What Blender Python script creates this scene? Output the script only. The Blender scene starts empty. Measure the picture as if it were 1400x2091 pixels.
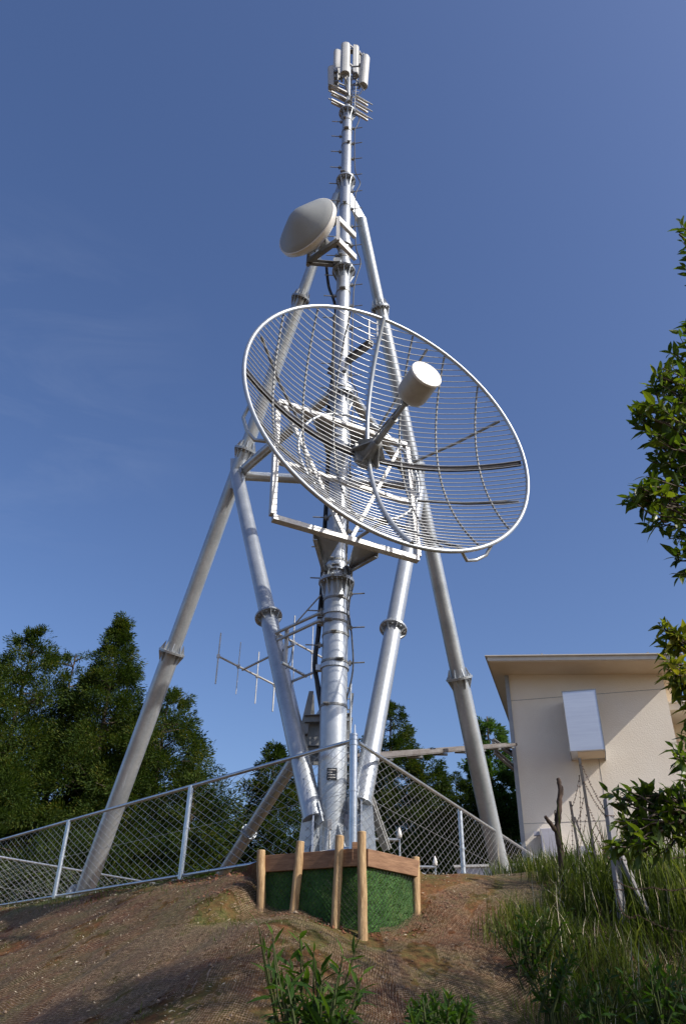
import bpy, math, random
import numpy as np
from mathutils import Vector
random.seed(7); RNG = np.random.default_rng(7)
sc = bpy.context.scene
COL = sc.collection
rad = math.radians

# ---------------------------------------------------------------- camera
F = 1595.0; ZX, ZY = 48.0, 2495.0            # focal length and zenith point, in pixels of a 1400 x 2091 frame
_n = math.sqrt(ZX*ZX + ZY*ZY + F*F)
PITCH = math.asin(F/_n); ROLL = math.asin(ZX/_n/math.cos(PITCH))
cf = np.array([0, math.cos(PITCH), math.sin(PITCH)])
_r0 = np.array([1., 0, 0]); _u0 = np.array([0, -math.sin(PITCH), math.cos(PITCH)])
cr = math.cos(ROLL)*_r0 + math.sin(ROLL)*_u0
cu = -math.sin(ROLL)*_r0 + math.cos(ROLL)*_u0
cam_d = bpy.data.cameras.new('camera'); cam = bpy.data.objects.new('camera', cam_d); COL.objects.link(cam)
from mathutils import Matrix
m = Matrix.Identity(4)
for i in range(3):
    m[i][0] = cr[i]; m[i][1] = cu[i]; m[i][2] = -cf[i]
cam.matrix_world = m
cam_d.sensor_fit = 'VERTICAL'; cam_d.sensor_height = 36.0; cam_d.sensor_width = 36.0
cam_d.lens = F/2091*36; cam_d.clip_start = 0.05; cam_d.clip_end = 6000
sc.camera = cam
sc.render.resolution_x = 685; sc.render.resolution_y = 1024

# ---------------------------------------------------------------- light
SUN_AZ, SUN_EL = rad(58.5), rad(39)             # azimuth from the -Y axis towards +X
sdir = Vector((math.sin(SUN_AZ)*math.cos(SUN_EL), -math.cos(SUN_AZ)*math.cos(SUN_EL), math.sin(SUN_EL)))
w = bpy.data.worlds.new('World'); sc.world = w; w.use_nodes = True
nt = w.node_tree; bg = nt.nodes['Background']
sky = nt.nodes.new('ShaderNodeTexSky'); sky.sky_type = 'NISHITA'; sky.sun_disc = False
sky.sun_elevation = SUN_EL; sky.sun_rotation = math.pi - SUN_AZ
sky.air_density = 1.0; sky.dust_density = 2.5; sky.ozone_density = 2.5; sky.altitude = 300
hs = nt.nodes.new('ShaderNodeHueSaturation'); hs.inputs['Hue'].default_value = .510; hs.inputs['Saturation'].default_value = 1.14
nt.links.new(sky.outputs[0], hs.inputs['Color'])
# faint cirrus wisps low on the left
tcw = nt.nodes.new('ShaderNodeTexCoord'); mpw = nt.nodes.new('ShaderNodeMapping'); mpw.inputs['Scale'].default_value = (2.2, 2.2, 9); mpw.inputs['Rotation'].default_value = (0, .35, 0)
nzw = nt.nodes.new('ShaderNodeTexNoise'); nzw.inputs['Scale'].default_value = 1.6; nzw.inputs['Detail'].default_value = 9; nzw.inputs['Roughness'].default_value = .62; nzw.inputs['Distortion'].default_value = .6
rpw = nt.nodes.new('ShaderNodeValToRGB'); rpw.color_ramp.elements[0].position = .46; rpw.color_ramp.elements[0].color = (0,0,0,1); rpw.color_ramp.elements[1].position = .85; rpw.color_ramp.elements[1].color = (.08,.08,.08,1)
mxw = nt.nodes.new('ShaderNodeMix'); mxw.data_type = 'RGBA'; mxw.inputs[7].default_value = (4.5, 5.0, 6.0, 1)
nt.links.new(tcw.outputs['Generated'], mpw.inputs[0]); nt.links.new(mpw.outputs[0], nzw.inputs['Vector']); nt.links.new(nzw.outputs[0], rpw.inputs[0]); 
dtw = nt.nodes.new('ShaderNodeVectorMath'); dtw.operation = 'DOT_PRODUCT'; dtw.inputs[1].default_value = tuple(Vector((-.37, .70, .61)).normalized())
mrw = nt.nodes.new('ShaderNodeMapRange'); mrw.inputs[1].default_value = .975; mrw.inputs[2].default_value = .995
mmw = nt.nodes.new('ShaderNodeMath'); mmw.operation = 'MULTIPLY'
nt.links.new(tcw.outputs['Generated'], dtw.inputs[0]); nt.links.new(dtw.outputs['Value'], mrw.inputs[0]); nt.links.new(mrw.outputs[0], mmw.inputs[0]); nt.links.new(rpw.outputs[0], mmw.inputs[1]); nt.links.new(mmw.outputs[0], mxw.inputs[0])
nt.links.new(hs.outputs[0], mxw.inputs[6]); nt.links.new(mxw.outputs[2], bg.inputs[0]); bg.inputs[1].default_value = 0.135
sl = bpy.data.lights.new('sun', 'SUN'); sl.energy = 4.4; sl.angle = rad(0.5); sl.color = (1.0, 0.94, 0.85)
so = bpy.data.objects.new('sun', sl); COL.objects.link(so)
so.rotation_euler = sdir.to_track_quat('Z', 'Y').to_euler()
sc.view_settings.view_transform = 'Standard'; sc.view_settings.look = 'None'
sc.view_settings.exposure = 0.2; sc.view_settings.gamma = 1.0
sc.render.engine = 'CYCLES'
sc.cycles.transparent_max_bounces = 12; sc.cycles.max_bounces = 6

# ---------------------------------------------------------------- measuring helpers
def ray(x, y): return (x-700)*cr + (1045.5-y)*cu + F*cf
def proj(P):
    P = np.asarray(P, float); zc = P@cf
    return 700+F*(P@cr)/zc, 1045.5-F*(P@cu)/zc
def PZ(x, y, z): d = ray(x, y); return Vector(d*z/d[2])
def PD(x, y, D): d = ray(x, y); return Vector(d*D/math.hypot(d[0], d[1]))
def PP(x, y, p0, n):                           # on a plane
    d = Vector(ray(x, y)); return d*(p0.dot(n)/d.dot(n))

# ---------------------------------------------------------------- mesh helpers
class MB:
    def __init__(s): s.v = []; s.f = []; s.sm = []
    def add(s, vs, fs, smooth=False):
        o = len(s.v); s.v += [tuple(v) for v in vs]
        for f in fs: s.f.append(tuple(i+o for i in f)); s.sm.append(smooth)
        return s
    def box(s, c, dx, dy, dz, ax=None):
        c = Vector(c); X, Y, Z = ax if ax else (Vector((1,0,0)), Vector((0,1,0)), Vector((0,0,1)))
        vs = [c + X*(dx*a/2) + Y*(dy*b/2) + Z*(dz*e/2) for a in (-1,1) for b in (-1,1) for e in (-1,1)]
        return s.add(vs, [(0,1,3,2),(4,6,7,5),(0,4,5,1),(2,3,7,6),(0,2,6,4),(1,5,7,3)])
    def beam(s, p0, p1, w, h, up=(0,0,1)):      # w across, h along up
        p0 = Vector(p0); p1 = Vector(p1); d = (p1-p0); L = d.length; d.normalize()
        up = Vector(up); sd = d.cross(up)
        if sd.length < 1e-4: sd = d.cross(Vector((1,0,0)))
        sd.normalize(); up = sd.cross(d).normalized()
        return s.box((p0+p1)/2, L, w, h, (d, sd, up))
    def channel(s, p0, p1, w, h, t=.008, up=(0,0,1), side=1):  # C section: web and two flanges
        p0 = Vector(p0); p1 = Vector(p1); d = (p1-p0).normalized(); up = Vector(up)
        sd = d.cross(up).normalized(); up = sd.cross(d).normalized()
        s.beam(p0-sd*side*(w/2-t/2), p1-sd*side*(w/2-t/2), t, h, up)
        for k in (-1, 1): s.beam(p0+up*k*(h/2-t/2)+sd*side*t*.6, p1+up*k*(h/2-t/2)+sd*side*t*.6, w-t*1.2, t, up)
        return s
    def path(s, pts, r, n=8, closed=False, cap=True):
        pts = [Vector(p) for p in pts]; N = len(pts)
        rs = r if isinstance(r, (list, tuple)) else [r]*N
        tang = []
        for i in range(N):
            if closed: t = pts[(i+1) % N]-pts[i-1]
            elif i == 0: t = pts[1]-pts[0]
            elif i == N-1: t = pts[-1]-pts[-2]
            else: t = (pts[i+1]-pts[i]).normalized()+(pts[i]-pts[i-1]).normalized()
            tang.append(t.normalized() if t.length > 1e-9 else Vector((0,0,1)))
        a = tang[0].orthogonal().normalized(); vs = []
        for i in range(N):
            t = tang[i]; a = (a - t*a.dot(t)); a = a.normalized() if a.length > 1e-6 else t.orthogonal().normalized(); b = t.cross(a)
            for k in range(n):
                q = 2*math.pi*k/n; vs.append(pts[i] + (a*math.cos(q)+b*math.sin(q))*rs[i])
        fs = []
        for i in range(N if closed else N-1):
            j = (i+1) % N
            for k in range(n):
                k2 = (k+1) % n; fs.append((i*n+k, i*n+k2, j*n+k2, j*n+k))
        s.add(vs, fs, True)
        if cap and not closed:
            s.add(vs[:n], [tuple(range(n))[::-1]]); s.add(vs[-n:], [tuple(range(n))])
        return s
    def tube(s, p0, p1, r0, r1=None, n=12, cap=True): return s.path([p0, p1], [r0, r0 if r1 is None else r1], n, cap=cap)
    def prism(s, poly, off):                    # poly: list of 3D points, off: thickness vector
        off = Vector(off); n = len(poly); a = [Vector(p)-off/2 for p in poly]; b = [Vector(p)+off/2 for p in poly]
        return s.add(a+b, [tuple(range(n))[::-1], tuple(range(n, 2*n))]+[(i, (i+1) % n, (i+1) % n+n, i+n) for i in range(n)])
    def ring(s, c, ax, r0, r1, t, n=28):        # flat annular plate
        c = Vector(c); ax = Vector(ax).normalized(); a = ax.orthogonal().normalized(); b = ax.cross(a); vs = []
        for h in (-t/2, t/2):
            for r in (r0, r1):
                for k in range(n):
                    q = 2*math.pi*k/n; vs.append(c+ax*h+(a*math.cos(q)+b*math.sin(q))*r)
        fs = []
        for k in range(n):
            k2 = (k+1) % n
            fs += [(k, k2, n+k2, n+k), (2*n+k2, 2*n+k, 3*n+k, 3*n+k2), (n+k, n+k2, 3*n+k2, 3*n+k), (k2, k, 2*n+k, 2*n+k2)]
        return s.add(vs, fs)
    def lathe(s, c, ax, prof, n=32, smooth=True):   # prof: (radius, height) pairs
        c = Vector(c); ax = Vector(ax).normalized(); a = ax.orthogonal().normalized(); b = ax.cross(a); vs = []
        for r, h in prof:
            for k in range(n):
                q = 2*math.pi*k/n; vs.append(c+ax*h+(a*math.cos(q)+b*math.sin(q))*max(r, 1e-4))
        fs = [(i*n+k, i*n+(k+1) % n, (i+1)*n+(k+1) % n, (i+1)*n+k) for i in range(len(prof)-1) for k in range(n)]
        return s.add(vs, fs, smooth)
    def build(s, name, mat, parent=None, bevel=0):
        me = bpy.data.meshes.new(name); o3 = Vector((0,0,0)); p = parent
        while p is not None: o3 += p.location; p = p.parent
        me.from_pydata([(v[0]-o3.x, v[1]-o3.y, v[2]-o3.z) for v in s.v], [], s.f)
        me.polygons.foreach_set('use_smooth', s.sm); me.materials.append(mat); me.update()
        o = bpy.data.objects.new(name, me); COL.objects.link(o)
        if parent is not None: o.parent = parent
        if bevel:
            md = o.modifiers.new('bevel', 'BEVEL'); md.width = bevel; md.segments = 2; md.limit_method = 'ANGLE'
        return o
def np_mesh(name, V, FQ, mat, parent=None, smooth=False):
    """V (n,3), FQ (m,k) faces all of k corners"""
    me = bpy.data.meshes.new(name); V = np.asarray(V, np.float32); FQ = np.asarray(FQ, np.int32)
    o3 = Vector((0,0,0)); p = parent
    while p is not None: o3 += p.location; p = p.parent
    V = V - np.array([o3.x, o3.y, o3.z], np.float32)
    me.vertices.add(len(V)); me.vertices.foreach_set('co', V.ravel())
    me.loops.add(FQ.size); me.loops.foreach_set('vertex_index', FQ.ravel())
    me.polygons.add(len(FQ)); me.polygons.foreach_set('loop_start', np.arange(0, FQ.size, FQ.shape[1], dtype=np.int32))
    me.polygons.foreach_set('use_smooth', np.full(len(FQ), smooth))
    me.update(calc_edges=True); me.materials.append(mat)
    o = bpy.data.objects.new(name, me); COL.objects.link(o)
    if parent is not None: o.parent = parent
    return o
def tag(o, label=None, cat=None, group=None, kind=None):
    if label: o['label'] = label
    if cat: o['category'] = cat
    if group: o['group'] = group
    if kind: o['kind'] = kind
    return o
def thing(name, label, cat, loc=(0,0,0), group=None):
    o = bpy.data.objects.new(name, None); COL.objects.link(o); o.location = loc; o.empty_display_size = .2
    return tag(o, label, cat, group)

# ---------------------------------------------------------------- materials
def mat(name, col, rough=.6, metal=0., var=None, vscale=4., bump=0., bscale=40., detail=6., spec=.5, stretch=(1,1,1), lo=.35, hi=.65):
    m = bpy.data.materials.new(name); m.use_nodes = True; t = m.node_tree; b = t.nodes['Principled BSDF']
    b.inputs['Base Color'].default_value = (*col, 1); b.inputs['Roughness'].default_value = rough
    b.inputs['Metallic'].default_value = metal; b.inputs['Specular IOR Level'].default_value = spec
    tc = t.nodes.new('ShaderNodeTexCoord'); mp = t.nodes.new('ShaderNodeMapping'); mp.inputs['Scale'].default_value = stretch
    t.links.new(tc.outputs['Object'], mp.inputs[0])
    if var:
        nz = t.nodes.new('ShaderNodeTexNoise'); nz.inputs['Scale'].default_value = vscale; nz.inputs['Detail'].default_value = detail; nz.inputs['Roughness'].default_value = .65
        cr_ = t.nodes.new('ShaderNodeValToRGB'); e = cr_.color_ramp
        e.elements[0].position = lo; e.elements[1].position = hi
        e.elements[0].color = (*col, 1); e.elements[1].color = (*var, 1)
        t.links.new(mp.outputs[0], nz.inputs['Vector']); t.links.new(nz.outputs[0], cr_.inputs[0]); t.links.new(cr_.outputs[0], b.inputs['Base Color'])
    if bump:
        n2 = t.nodes.new('ShaderNodeTexNoise'); n2.inputs['Scale'].default_value = bscale; n2.inputs['Detail'].default_value = 4
        bp = t.nodes.new('ShaderNodeBump'); bp.inputs['Strength'].default_value = bump; bp.inputs['Distance'].default_value = .01
        t.links.new(mp.outputs[0], n2.inputs['Vector']); t.links.new(n2.outputs[0], bp.inputs['Height']); t.links.new(bp.outputs[0], b.inputs['Normal'])
    return m
def steel(name, c0, c1, rough, metal, scale):
    """galvanised steel: crystal spangle, soft blotches, uneven gloss"""
    m = mat(name, c0, rough, metal, c1, scale, bump=.08, bscale=25)
    t = m.node_tree; b = t.nodes['Principled BSDF']; tc = t.nodes['Texture Coordinate']
    vo = t.nodes.new('ShaderNodeTexVoronoi'); vo.inputs['Scale'].default_value = 38
    t.links.new(tc.outputs['Object'], vo.inputs['Vector'])
    old = b.inputs['Base Color'].links[0].from_socket
    mx = t.nodes.new('ShaderNodeMix'); mx.data_type = 'RGBA'; mx.blend_type = 'MULTIPLY'; mx.inputs[0].default_value = .13
    bw = t.nodes.new('ShaderNodeRGBToBW'); t.links.new(vo.outputs['Color'], bw.inputs[0])
    t.links.new(old, mx.inputs[6]); t.links.new(bw.outputs[0], mx.inputs[7]); t.links.new(mx.outputs[2], b.inputs['Base Color'])
    mr = t.nodes.new('ShaderNodeMapRange'); mr.inputs[3].default_value = rough-.04; mr.inputs[4].default_value = rough+.07
    t.links.new(t.nodes['Noise Texture'].outputs[0], mr.inputs[0]); t.links.new(mr.outputs[0], b.inputs['Roughness'])
    return m
def leafmat(name, cols, trans=.35, rough=.5, tcol=None, spec=.12):
    m = bpy.data.materials.new(name); m.use_nodes = True; t = m.node_tree; b = t.nodes['Principled BSDF']
    g = t.nodes.new('ShaderNodeNewGeometry'); cr_ = t.nodes.new('ShaderNodeValToRGB'); e = cr_.color_ramp
    while len(e.elements) < len(cols): e.elements.new(.5)
    for i, c in enumerate(cols): e.elements[i].position = i/(len(cols)-1); e.elements[i].color = (*c, 1)
    tc = t.nodes.new('ShaderNodeTexCoord'); nz = t.nodes.new('ShaderNodeTexNoise'); nz.inputs['Scale'].default_value = 1.3; nz.inputs['Detail'].default_value = 3
    ad = t.nodes.new('ShaderNodeMath'); ad.operation = 'MULTIPLY_ADD'; ad.inputs[1].default_value = .55
    sb = t.nodes.new('ShaderNodeMath'); sb.operation = 'MULTIPLY_ADD'; sb.inputs[1].default_value = 1.1; sb.inputs[2].default_value = -.32
    t.links.new(tc.outputs['Object'], nz.inputs['Vector']); t.links.new(nz.outputs[0], sb.inputs[0])
    t.links.new(g.outputs['Random Per Island'], ad.inputs[0]); t.links.new(sb.outputs[0], ad.inputs[2]); t.links.new(ad.outputs[0], cr_.inputs[0])
    t.links.new(cr_.outputs[0], b.inputs['Base Color']); b.inputs['Roughness'].default_value = rough; b.inputs['Specular IOR Level'].default_value = spec
    tr = t.nodes.new('ShaderNodeBsdfTranslucent'); mx = t.nodes.new('ShaderNodeMixShader'); mx.inputs[0].default_value = trans
    h = t.nodes.new('ShaderNodeMix'); h.data_type = 'RGBA'; h.blend_type = 'MULTIPLY'; h.inputs[0].default_value = 1.; h.inputs[7].default_value = (*(tcol or (1.5, 1.6, .5)), 1)
    t.links.new(cr_.outputs[0], h.inputs[6]); t.links.new(h.outputs[2], tr.inputs[0])
    t.links.new(b.outputs[0], mx.inputs[1]); t.links.new(tr.outputs[0], mx.inputs[2]); t.links.new(mx.outputs[0], t.nodes['Material Output'].inputs[0])
    return m
M_STEEL = steel('galvanised_pipe', (.38,.415,.455), (.50,.53,.565), .33, .52, 2.2)
M_BRIGHT = steel('bright_galvanised_section', (.48,.48,.475), (.62,.615,.60), .5, .35, 5)
M_DARKSTEEL = steel('dull_galvanised_plate', (.20,.21,.21), (.33,.33,.33), .55, .5, 6)
M_WIRE = mat('zinc_wire', (.44,.455,.47), .38, .65, (.56,.57,.58), 30)
M_POST = steel('fence_post_zinc', (.46,.50,.55), (.62,.65,.69), .27, .85, 6)
M_PAINT = mat('grey_radome_paint', (.31,.325,.32), .45, 0, (.28,.29,.285), 2, bump=.05)
M_WHITE = mat('white_fibreglass', (.66,.64,.60), .4, 0, (.72,.70,.66), 3)
M_CAN = mat('feed_housing_ground_tint', (.40,.37,.32), .42, .1, (.34,.31,.27), 9, stretch=(1,1,.2))  # brown tone stands in for ground reflected in the drum's underside
M_BLACK = mat('black_cable_sheath', (.012,.012,.014), .45, 0, (.025,.025,.027), 9)
M_LOG = mat('peeled_log', (.27,.155,.07), .75, 0, (.52,.36,.19), 9, bump=.7, bscale=24, stretch=(5,5,.6))
M_LOGEND = mat('log_cut_end', (.45,.31,.17), .8, 0, (.58,.42,.24), 40)
M_BOARD = mat('reddish_timber_board', (.17,.085,.045), .78, 0, (.30,.17,.095), 5, bump=.35, bscale=20, stretch=(1,1,9))
M_CONC = mat('concrete', (.30,.28,.26), .9, 0, (.42,.40,.37), 9, bump=.4, bscale=60)
M_CONCPOST = mat('pale_concrete_post', (.34,.325,.34), .85, 0, (.25,.24,.24), 11, bump=.25, bscale=50)
M_RUST = mat('weathered_angle_iron', (.040,.040,.046), .9, 0, (.065,.06,.06), 14, spec=.15)
M_BARB = mat('rusty_barbed_wire', (.09,.055,.04), .7, .3, (.15,.09,.06), 30)
M_BARK = mat('tree_bark', (.05,.036,.025), .9, 0, (.12,.09,.065), 12, bump=.8, bscale=30, stretch=(1,1,.3))
M_DEAD = mat('dead_wood', (.018,.011,.008), .9, 0, (.085,.052,.036), 14, bump=.9, bscale=35, stretch=(1,1,.25))
M_WALL = mat('cream_stucco', (.79,.705,.585), .9, 0, (.83,.755,.64), 1.2, bump=.55, bscale=38)
M_FASCIA = mat('roof_edge_metal', (.58,.54,.48), .5, .1, (.64,.60,.53), 6)
M_SOFFIT = mat('soffit_paint', (.70,.59,.45), .85, 0, (.74,.63,.49), 3)
M_INOX = mat('satin_stainless_sheet', (.60,.62,.68), .42, .75, (.68,.70,.75), 3, stretch=(.3,.3,5))
M_CAB = mat('grey_cabinet_paint', (.50,.49,.54), .5, 0, (.46,.45,.50), 4)
M_STRAW = mat('dry_straw', (.44,.35,.22), .7, 0, (.70,.64,.50), 40)
M_TRIM = mat('corner_trim', (.27,.28,.30), .5, .3, (.33,.34,.35), 9)
M_DUCT = mat('weathered_duct', (.13,.11,.10), .7, .2, (.22,.21,.21), 2)
M_PANEL = mat('grey_panel_cover', (.46,.47,.465), .45, 0, (.52,.525,.52), 3)
M_PLATE = mat('dark_name_plate', (.025,.028,.035), .4, .2, (.04,.045,.05), 30)
M_GLASSY = mat('milky_lamp_glass', (.70,.68,.64), .2, 0, (.74,.72,.68), 9)
L_CYP = leafmat('cypress_foliage', [(.007,.016,.005), (.021,.042,.008), (.055,.085,.013), (.15,.125,.020)], .25, .6)
L_CYP2 = leafmat('dense_foliage', [(.007,.016,.005), (.020,.040,.008), (.050,.078,.013), (.12,.11,.020)], .25, .6)
L_PINE = leafmat('pine_needles', [(.022,.05,.016), (.05,.10,.028), (.095,.155,.04)], .3, .5)
L_BROAD = leafmat('glossy_broad_leaf', [(.018,.038,.012), (.038,.070,.014), (.085,.125,.018), (.20,.23,.03)], .42, .36, spec=.35)
L_YEL = leafmat('yellow_green_leaf', [(.06,.095,.02), (.13,.16,.025), (.30,.22,.035)], .45, .4)
L_SHRUB = leafmat('bright_shrub_leaf', [(.014,.034,.008), (.035,.080,.014), (.10,.155,.025)], .4, .38)
L_STEM = leafmat('green_stem', [(.03,.045,.015), (.07,.085,.03)], .1, .6)
L_LOW = leafmat('low_weed', [(.05,.07,.02), (.10,.135,.035), (.19,.20,.08)], .3, .6)
L_GRASS = leafmat('long_grass_blade', [(.016,.028,.008), (.048,.072,.016), (.105,.135,.030), (.30,.26,.13)], .4, .45)  # ramp darkened to put shade into the grass on the right bank

# ---------------------------------------------------------------- terrain
APEX = Vector((0.165, 8.0))
def softplus(x, k): return np.logaddexp(0, k*x)/k
def terrain(x, y):
    x = np.asarray(x, float); y = np.asarray(y, float)
    dL = -.69*(x-.05) - .724*(y-8.35)                # outwards of the left fence line
    dR = .52*(x-.45) - .855*(y-9.25)                 # outwards of the right crest line
    s = np.logaddexp(4*dL, 4*dR)/4
    z = 1.30 - softplus(s-.10, 5)*.60
    z = np.maximum(z, -1.5) + .02*np.exp(-np.abs(z+1.5))
    # the cut round the timber corner
    for (ux, uy, vx, vy, L_, A_) in ((-.86,.51,-.51,-.86,1.12,.31), (.61,.79,.79,-.61,.92,.17)):
        a_ = (x-.165)*ux+(y-8.0)*uy; b_ = (x-.165)*vx+(y-8.0)*vy
        z -= A_/(1+np.exp((a_-L_)/.07))/(1+np.exp((-.35-a_)/.12))*np.exp(-(b_/.75)**2)*(.48+.52*np.clip(a_/L_, 0, 1))
    # grassy bank on the right
    z += 1.12*np.exp(-(((x-3.9)/1.75)**2+((y-8.4)/1.9)**2))
    z += .022*np.sin(1.9*x+1.1*y)+.012*np.sin(3.7*x-2.3*y+1)+.007*np.sin(8.1*x+5.2*y)+.007*np.sin(6.3*x-9.7*y+2)
    return z
def axis_coords(a, b, step, far, n):
    core = np.arange(a, b+1e-6, step); g = np.geomspace(step, far, n)
    return np.concatenate([a-g[::-1], core, b+g])
gx = axis_coords(-9, 9, .06, 2500, 45); gy = axis_coords(1, 15, .06, 2500, 45)
X, Y = np.meshgrid(gx, gy); Z = terrain(X, Y)
nx, ny = len(gx), len(gy)
idx = np.arange(nx*ny).reshape(ny, nx)
FQ = np.stack([idx[:-1,:-1], idx[:-1,1:], idx[1:,1:], idx[1:,:-1]], -1).reshape(-1, 4)
def ground_mat():
    m = bpy.data.materials.new('bare_red_soil'); m.use_nodes = True; t = m.node_tree; b = t.nodes['Principled BSDF']; N = t.nodes.new; L = t.links.new
    tc = N('ShaderNodeTexCoord')
    def noise(s, d=6, r=.65):
        n = N('ShaderNodeTexNoise'); n.inputs['Scale'].default_value = s; n.inputs['Detail'].default_value = d; n.inputs['Roughness'].default_value = r; L(tc.outputs['Object'], n.inputs['Vector']); return n
    def ramp(src, stops):
        r = N('ShaderNodeValToRGB'); e = r.color_ramp
        while len(e.elements) < len(stops): e.elements.new(.5)
        for i, (p, c) in enumerate(stops): e.elements[i].position = p; e.elements[i].color = (*c, 1)
        L(src, r.inputs[0]); return r
    def mix(f, a, c, bt='MIX'):
        x = N('ShaderNodeMix'); x.data_type = 'RGBA'; x.blend_type = bt
        if isinstance(f, float): x.inputs[0].default_value = f
        else: L(f, x.inputs[0])
        L(a, x.inputs[6]); L(c, x.inputs[7]); return x.outputs[2]
    soil = ramp(noise(1.1, 8, .7).outputs[0], [(.30, (.075,.034,.016)), (.50, (.16,.070,.033)), (.70, (.20,.115,.055))])
    dirt = ramp(noise(14, 8, .75).outputs[0], [(.32, (.25,.25,.25)), (.68, (1.5,1.4,1.3))])
    c = mix(.8, soil.outputs[0], dirt.outputs[0], 'MULTIPLY')
    gm = ramp(noise(.8, 7, .75).outputs[0], [(.44, (0,0,0)), (.62, (.8,.8,.8))])
    gc = ramp(noise(22, 4).outputs[0], [(.35, (.06,.085,.025)), (.7, (.14,.15,.05))])
    c = mix(gm.outputs[0], c, gc.outputs[0])
    L(c, b.inputs['Base Color']); b.inputs['Roughness'].default_value = .95; b.inputs['Specular IOR Level'].default_value = .15
    bp = N('ShaderNodeBump'); bp.inputs['Strength'].default_value = .9; bp.inputs['Distance'].default_value = .03; L(noise(26, 8, .7).outputs[0], bp.inputs['Height']); L(bp.outputs[0], b.inputs['Normal'])
    return m
M_GROUND = ground_mat()
g = np_mesh('ground', np.stack([X.ravel(), Y.ravel(), Z.ravel()], -1), FQ, M_GROUND, smooth=True)
tag(g, kind='structure')

# erosion netting draped on the slope, strip by strip
def net_mat():
    m = bpy.data.materials.new('erosion_net'); m.use_nodes = True; t = m.node_tree; b = t.nodes['Principled BSDF']; N = t.nodes.new; L = t.links.new
    uv = N('ShaderNodeUVMap'); nz = N('ShaderNodeTexNoise'); nz.inputs['Scale'].default_value = 2.2; nz.inputs['Detail'].default_value = 4
    L(uv.outputs[0], nz.inputs['Vector'])
    sc_ = N('ShaderNodeVectorMath'); sc_.operation = 'SCALE'; sc_.inputs['Scale'].default_value = .12; L(nz.outputs['Color'], sc_.inputs[0])
    ad = N('ShaderNodeVectorMath'); ad.operation = 'ADD'; L(uv.outputs[0], ad.inputs[0]); L(sc_.outputs[0], ad.inputs[1])
    sp = N('ShaderNodeSeparateXYZ'); L(ad.outputs[0], sp.inputs[0])
    def line(sock, k, wd):
        a = N('ShaderNodeMath'); a.operation = 'MULTIPLY'; a.inputs[1].default_value = k; L(sock, a.inputs[0])
        f = N('ShaderNodeMath'); f.operation = 'FRACT'; L(a.outputs[0], f.inputs[0])
        l = N('ShaderNodeMath'); l.operation = 'LESS_THAN'; l.inputs[1].default_value = wd; L(f.outputs[0], l.inputs[0]); return l.outputs[0]
    mx = N('ShaderNodeMath'); mx.operation = 'MAXIMUM'; L(line(sp.outputs[0], 50, .19), mx.inputs[0]); L(line(sp.outputs[1], 50, .19), mx.inputs[1])
    # torn and buried patches
    n2 = N('ShaderNodeTexNoise'); n2.inputs['Scale'].default_value = 1.6; n2.inputs['Detail'].default_value = 8; n2.inputs['Roughness'].default_value = .7; L(uv.outputs[0], n2.inputs['Vector'])
    g2 = N('ShaderNodeMath'); g2.operation = 'GREATER_THAN'; g2.inputs[1].default_value = .44; L(n2.outputs[0], g2.inputs[0])
    ml = N('ShaderNodeMath'); ml.operation = 'MULTIPLY'; L(mx.outputs[0], ml.inputs[0]); L(g2.outputs[0], ml.inputs[1])
    n3 = N('ShaderNodeTexNoise'); n3.inputs['Scale'].default_value = 30; n3.inputs['Detail'].default_value = 5; L(uv.outputs[0], n3.inputs['Vector'])
    r = N('ShaderNodeValToRGB'); r.color_ramp.elements[0].position = .38; r.color_ramp.elements[0].color = (.070,.038,.020,1); r.color_ramp.elements[1].position = .66; r.color_ramp.elements[1].color = (.33,.23,.145,1)
    L(n3.outputs[0], r.inputs[0]); L(r.outputs[0], b.inputs['Base Color']); b.inputs['Roughness'].default_value = .6
    tr = N('ShaderNodeBsdfTransparent'); ms = N('ShaderNodeMixShader'); L(ml.outputs[0], ms.inputs[0]); L(tr.outputs[0], ms.inputs[1]); L(b.outputs[0], ms.inputs[2])
    L(ms.outputs[0], t.nodes['Material Output'].inputs[0]); return m
M_NET = net_mat()
def net_sheet(label, o, u, v, nu, nv, lift):
    """a sheet from corner o along u, then v (ground plane vectors), draped and wrinkled"""
    a = np.linspace(0, 1, nu); b_ = np.linspace(0, 1, nv); A, B = np.meshgrid(a, b_)
    x = o[0]+A*u[0]+B*v[0]; y = o[1]+A*u[1]+B*v[1]
    ph = o[0]*3.1
    x = x+.05*np.sin(B*9+ph)*(A > .5)+.04*np.sin(B*17+ph)*(A <= .5)
    wr = .012*np.abs(np.sin(7*x+3*np.sin(2.1*y+ph)))**3+.010*np.abs(np.sin(5*y+2.5*np.sin(1.7*x)+ph))**4
    z = terrain(x, y)+lift+wr
    idx = np.arange(nu*nv).reshape(nv, nu)
    F4 = np.stack([idx[:-1,:-1], idx[:-1,1:], idx[1:,1:], idx[1:,:-1]], -1).reshape(-1, 4)
    ob = np_mesh('erosion_netting', np.stack([x.ravel(), y.ravel(), z.ravel()], -1), F4, M_NET, smooth=True)
    me = ob.data; uvl = me.uv_layers.new(name='UVMap')
    U = np.stack([A.ravel()*math.hypot(*u), B.ravel()*math.hypot(*v)], -1)+ph
    uvl.data.foreach_set('uv', U[F4.ravel()].astype(np.float32).ravel())
    tag(ob, label, 'netting', 'sheets of erosion netting pinned to the slope'); return ob
net_sheet('tan erosion netting over the left part of the slope below the long fence', (-8.35, 15.98), (8.3, -7.95), (-4.2, -4.6), 330, 260, .016)
net_sheet('wrinkled tan erosion netting in the middle of the slope below the timber corner', (-2.2, 8.3), (2.75, -.95), (-.6, -5.6), 160, 240, .022)
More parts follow.
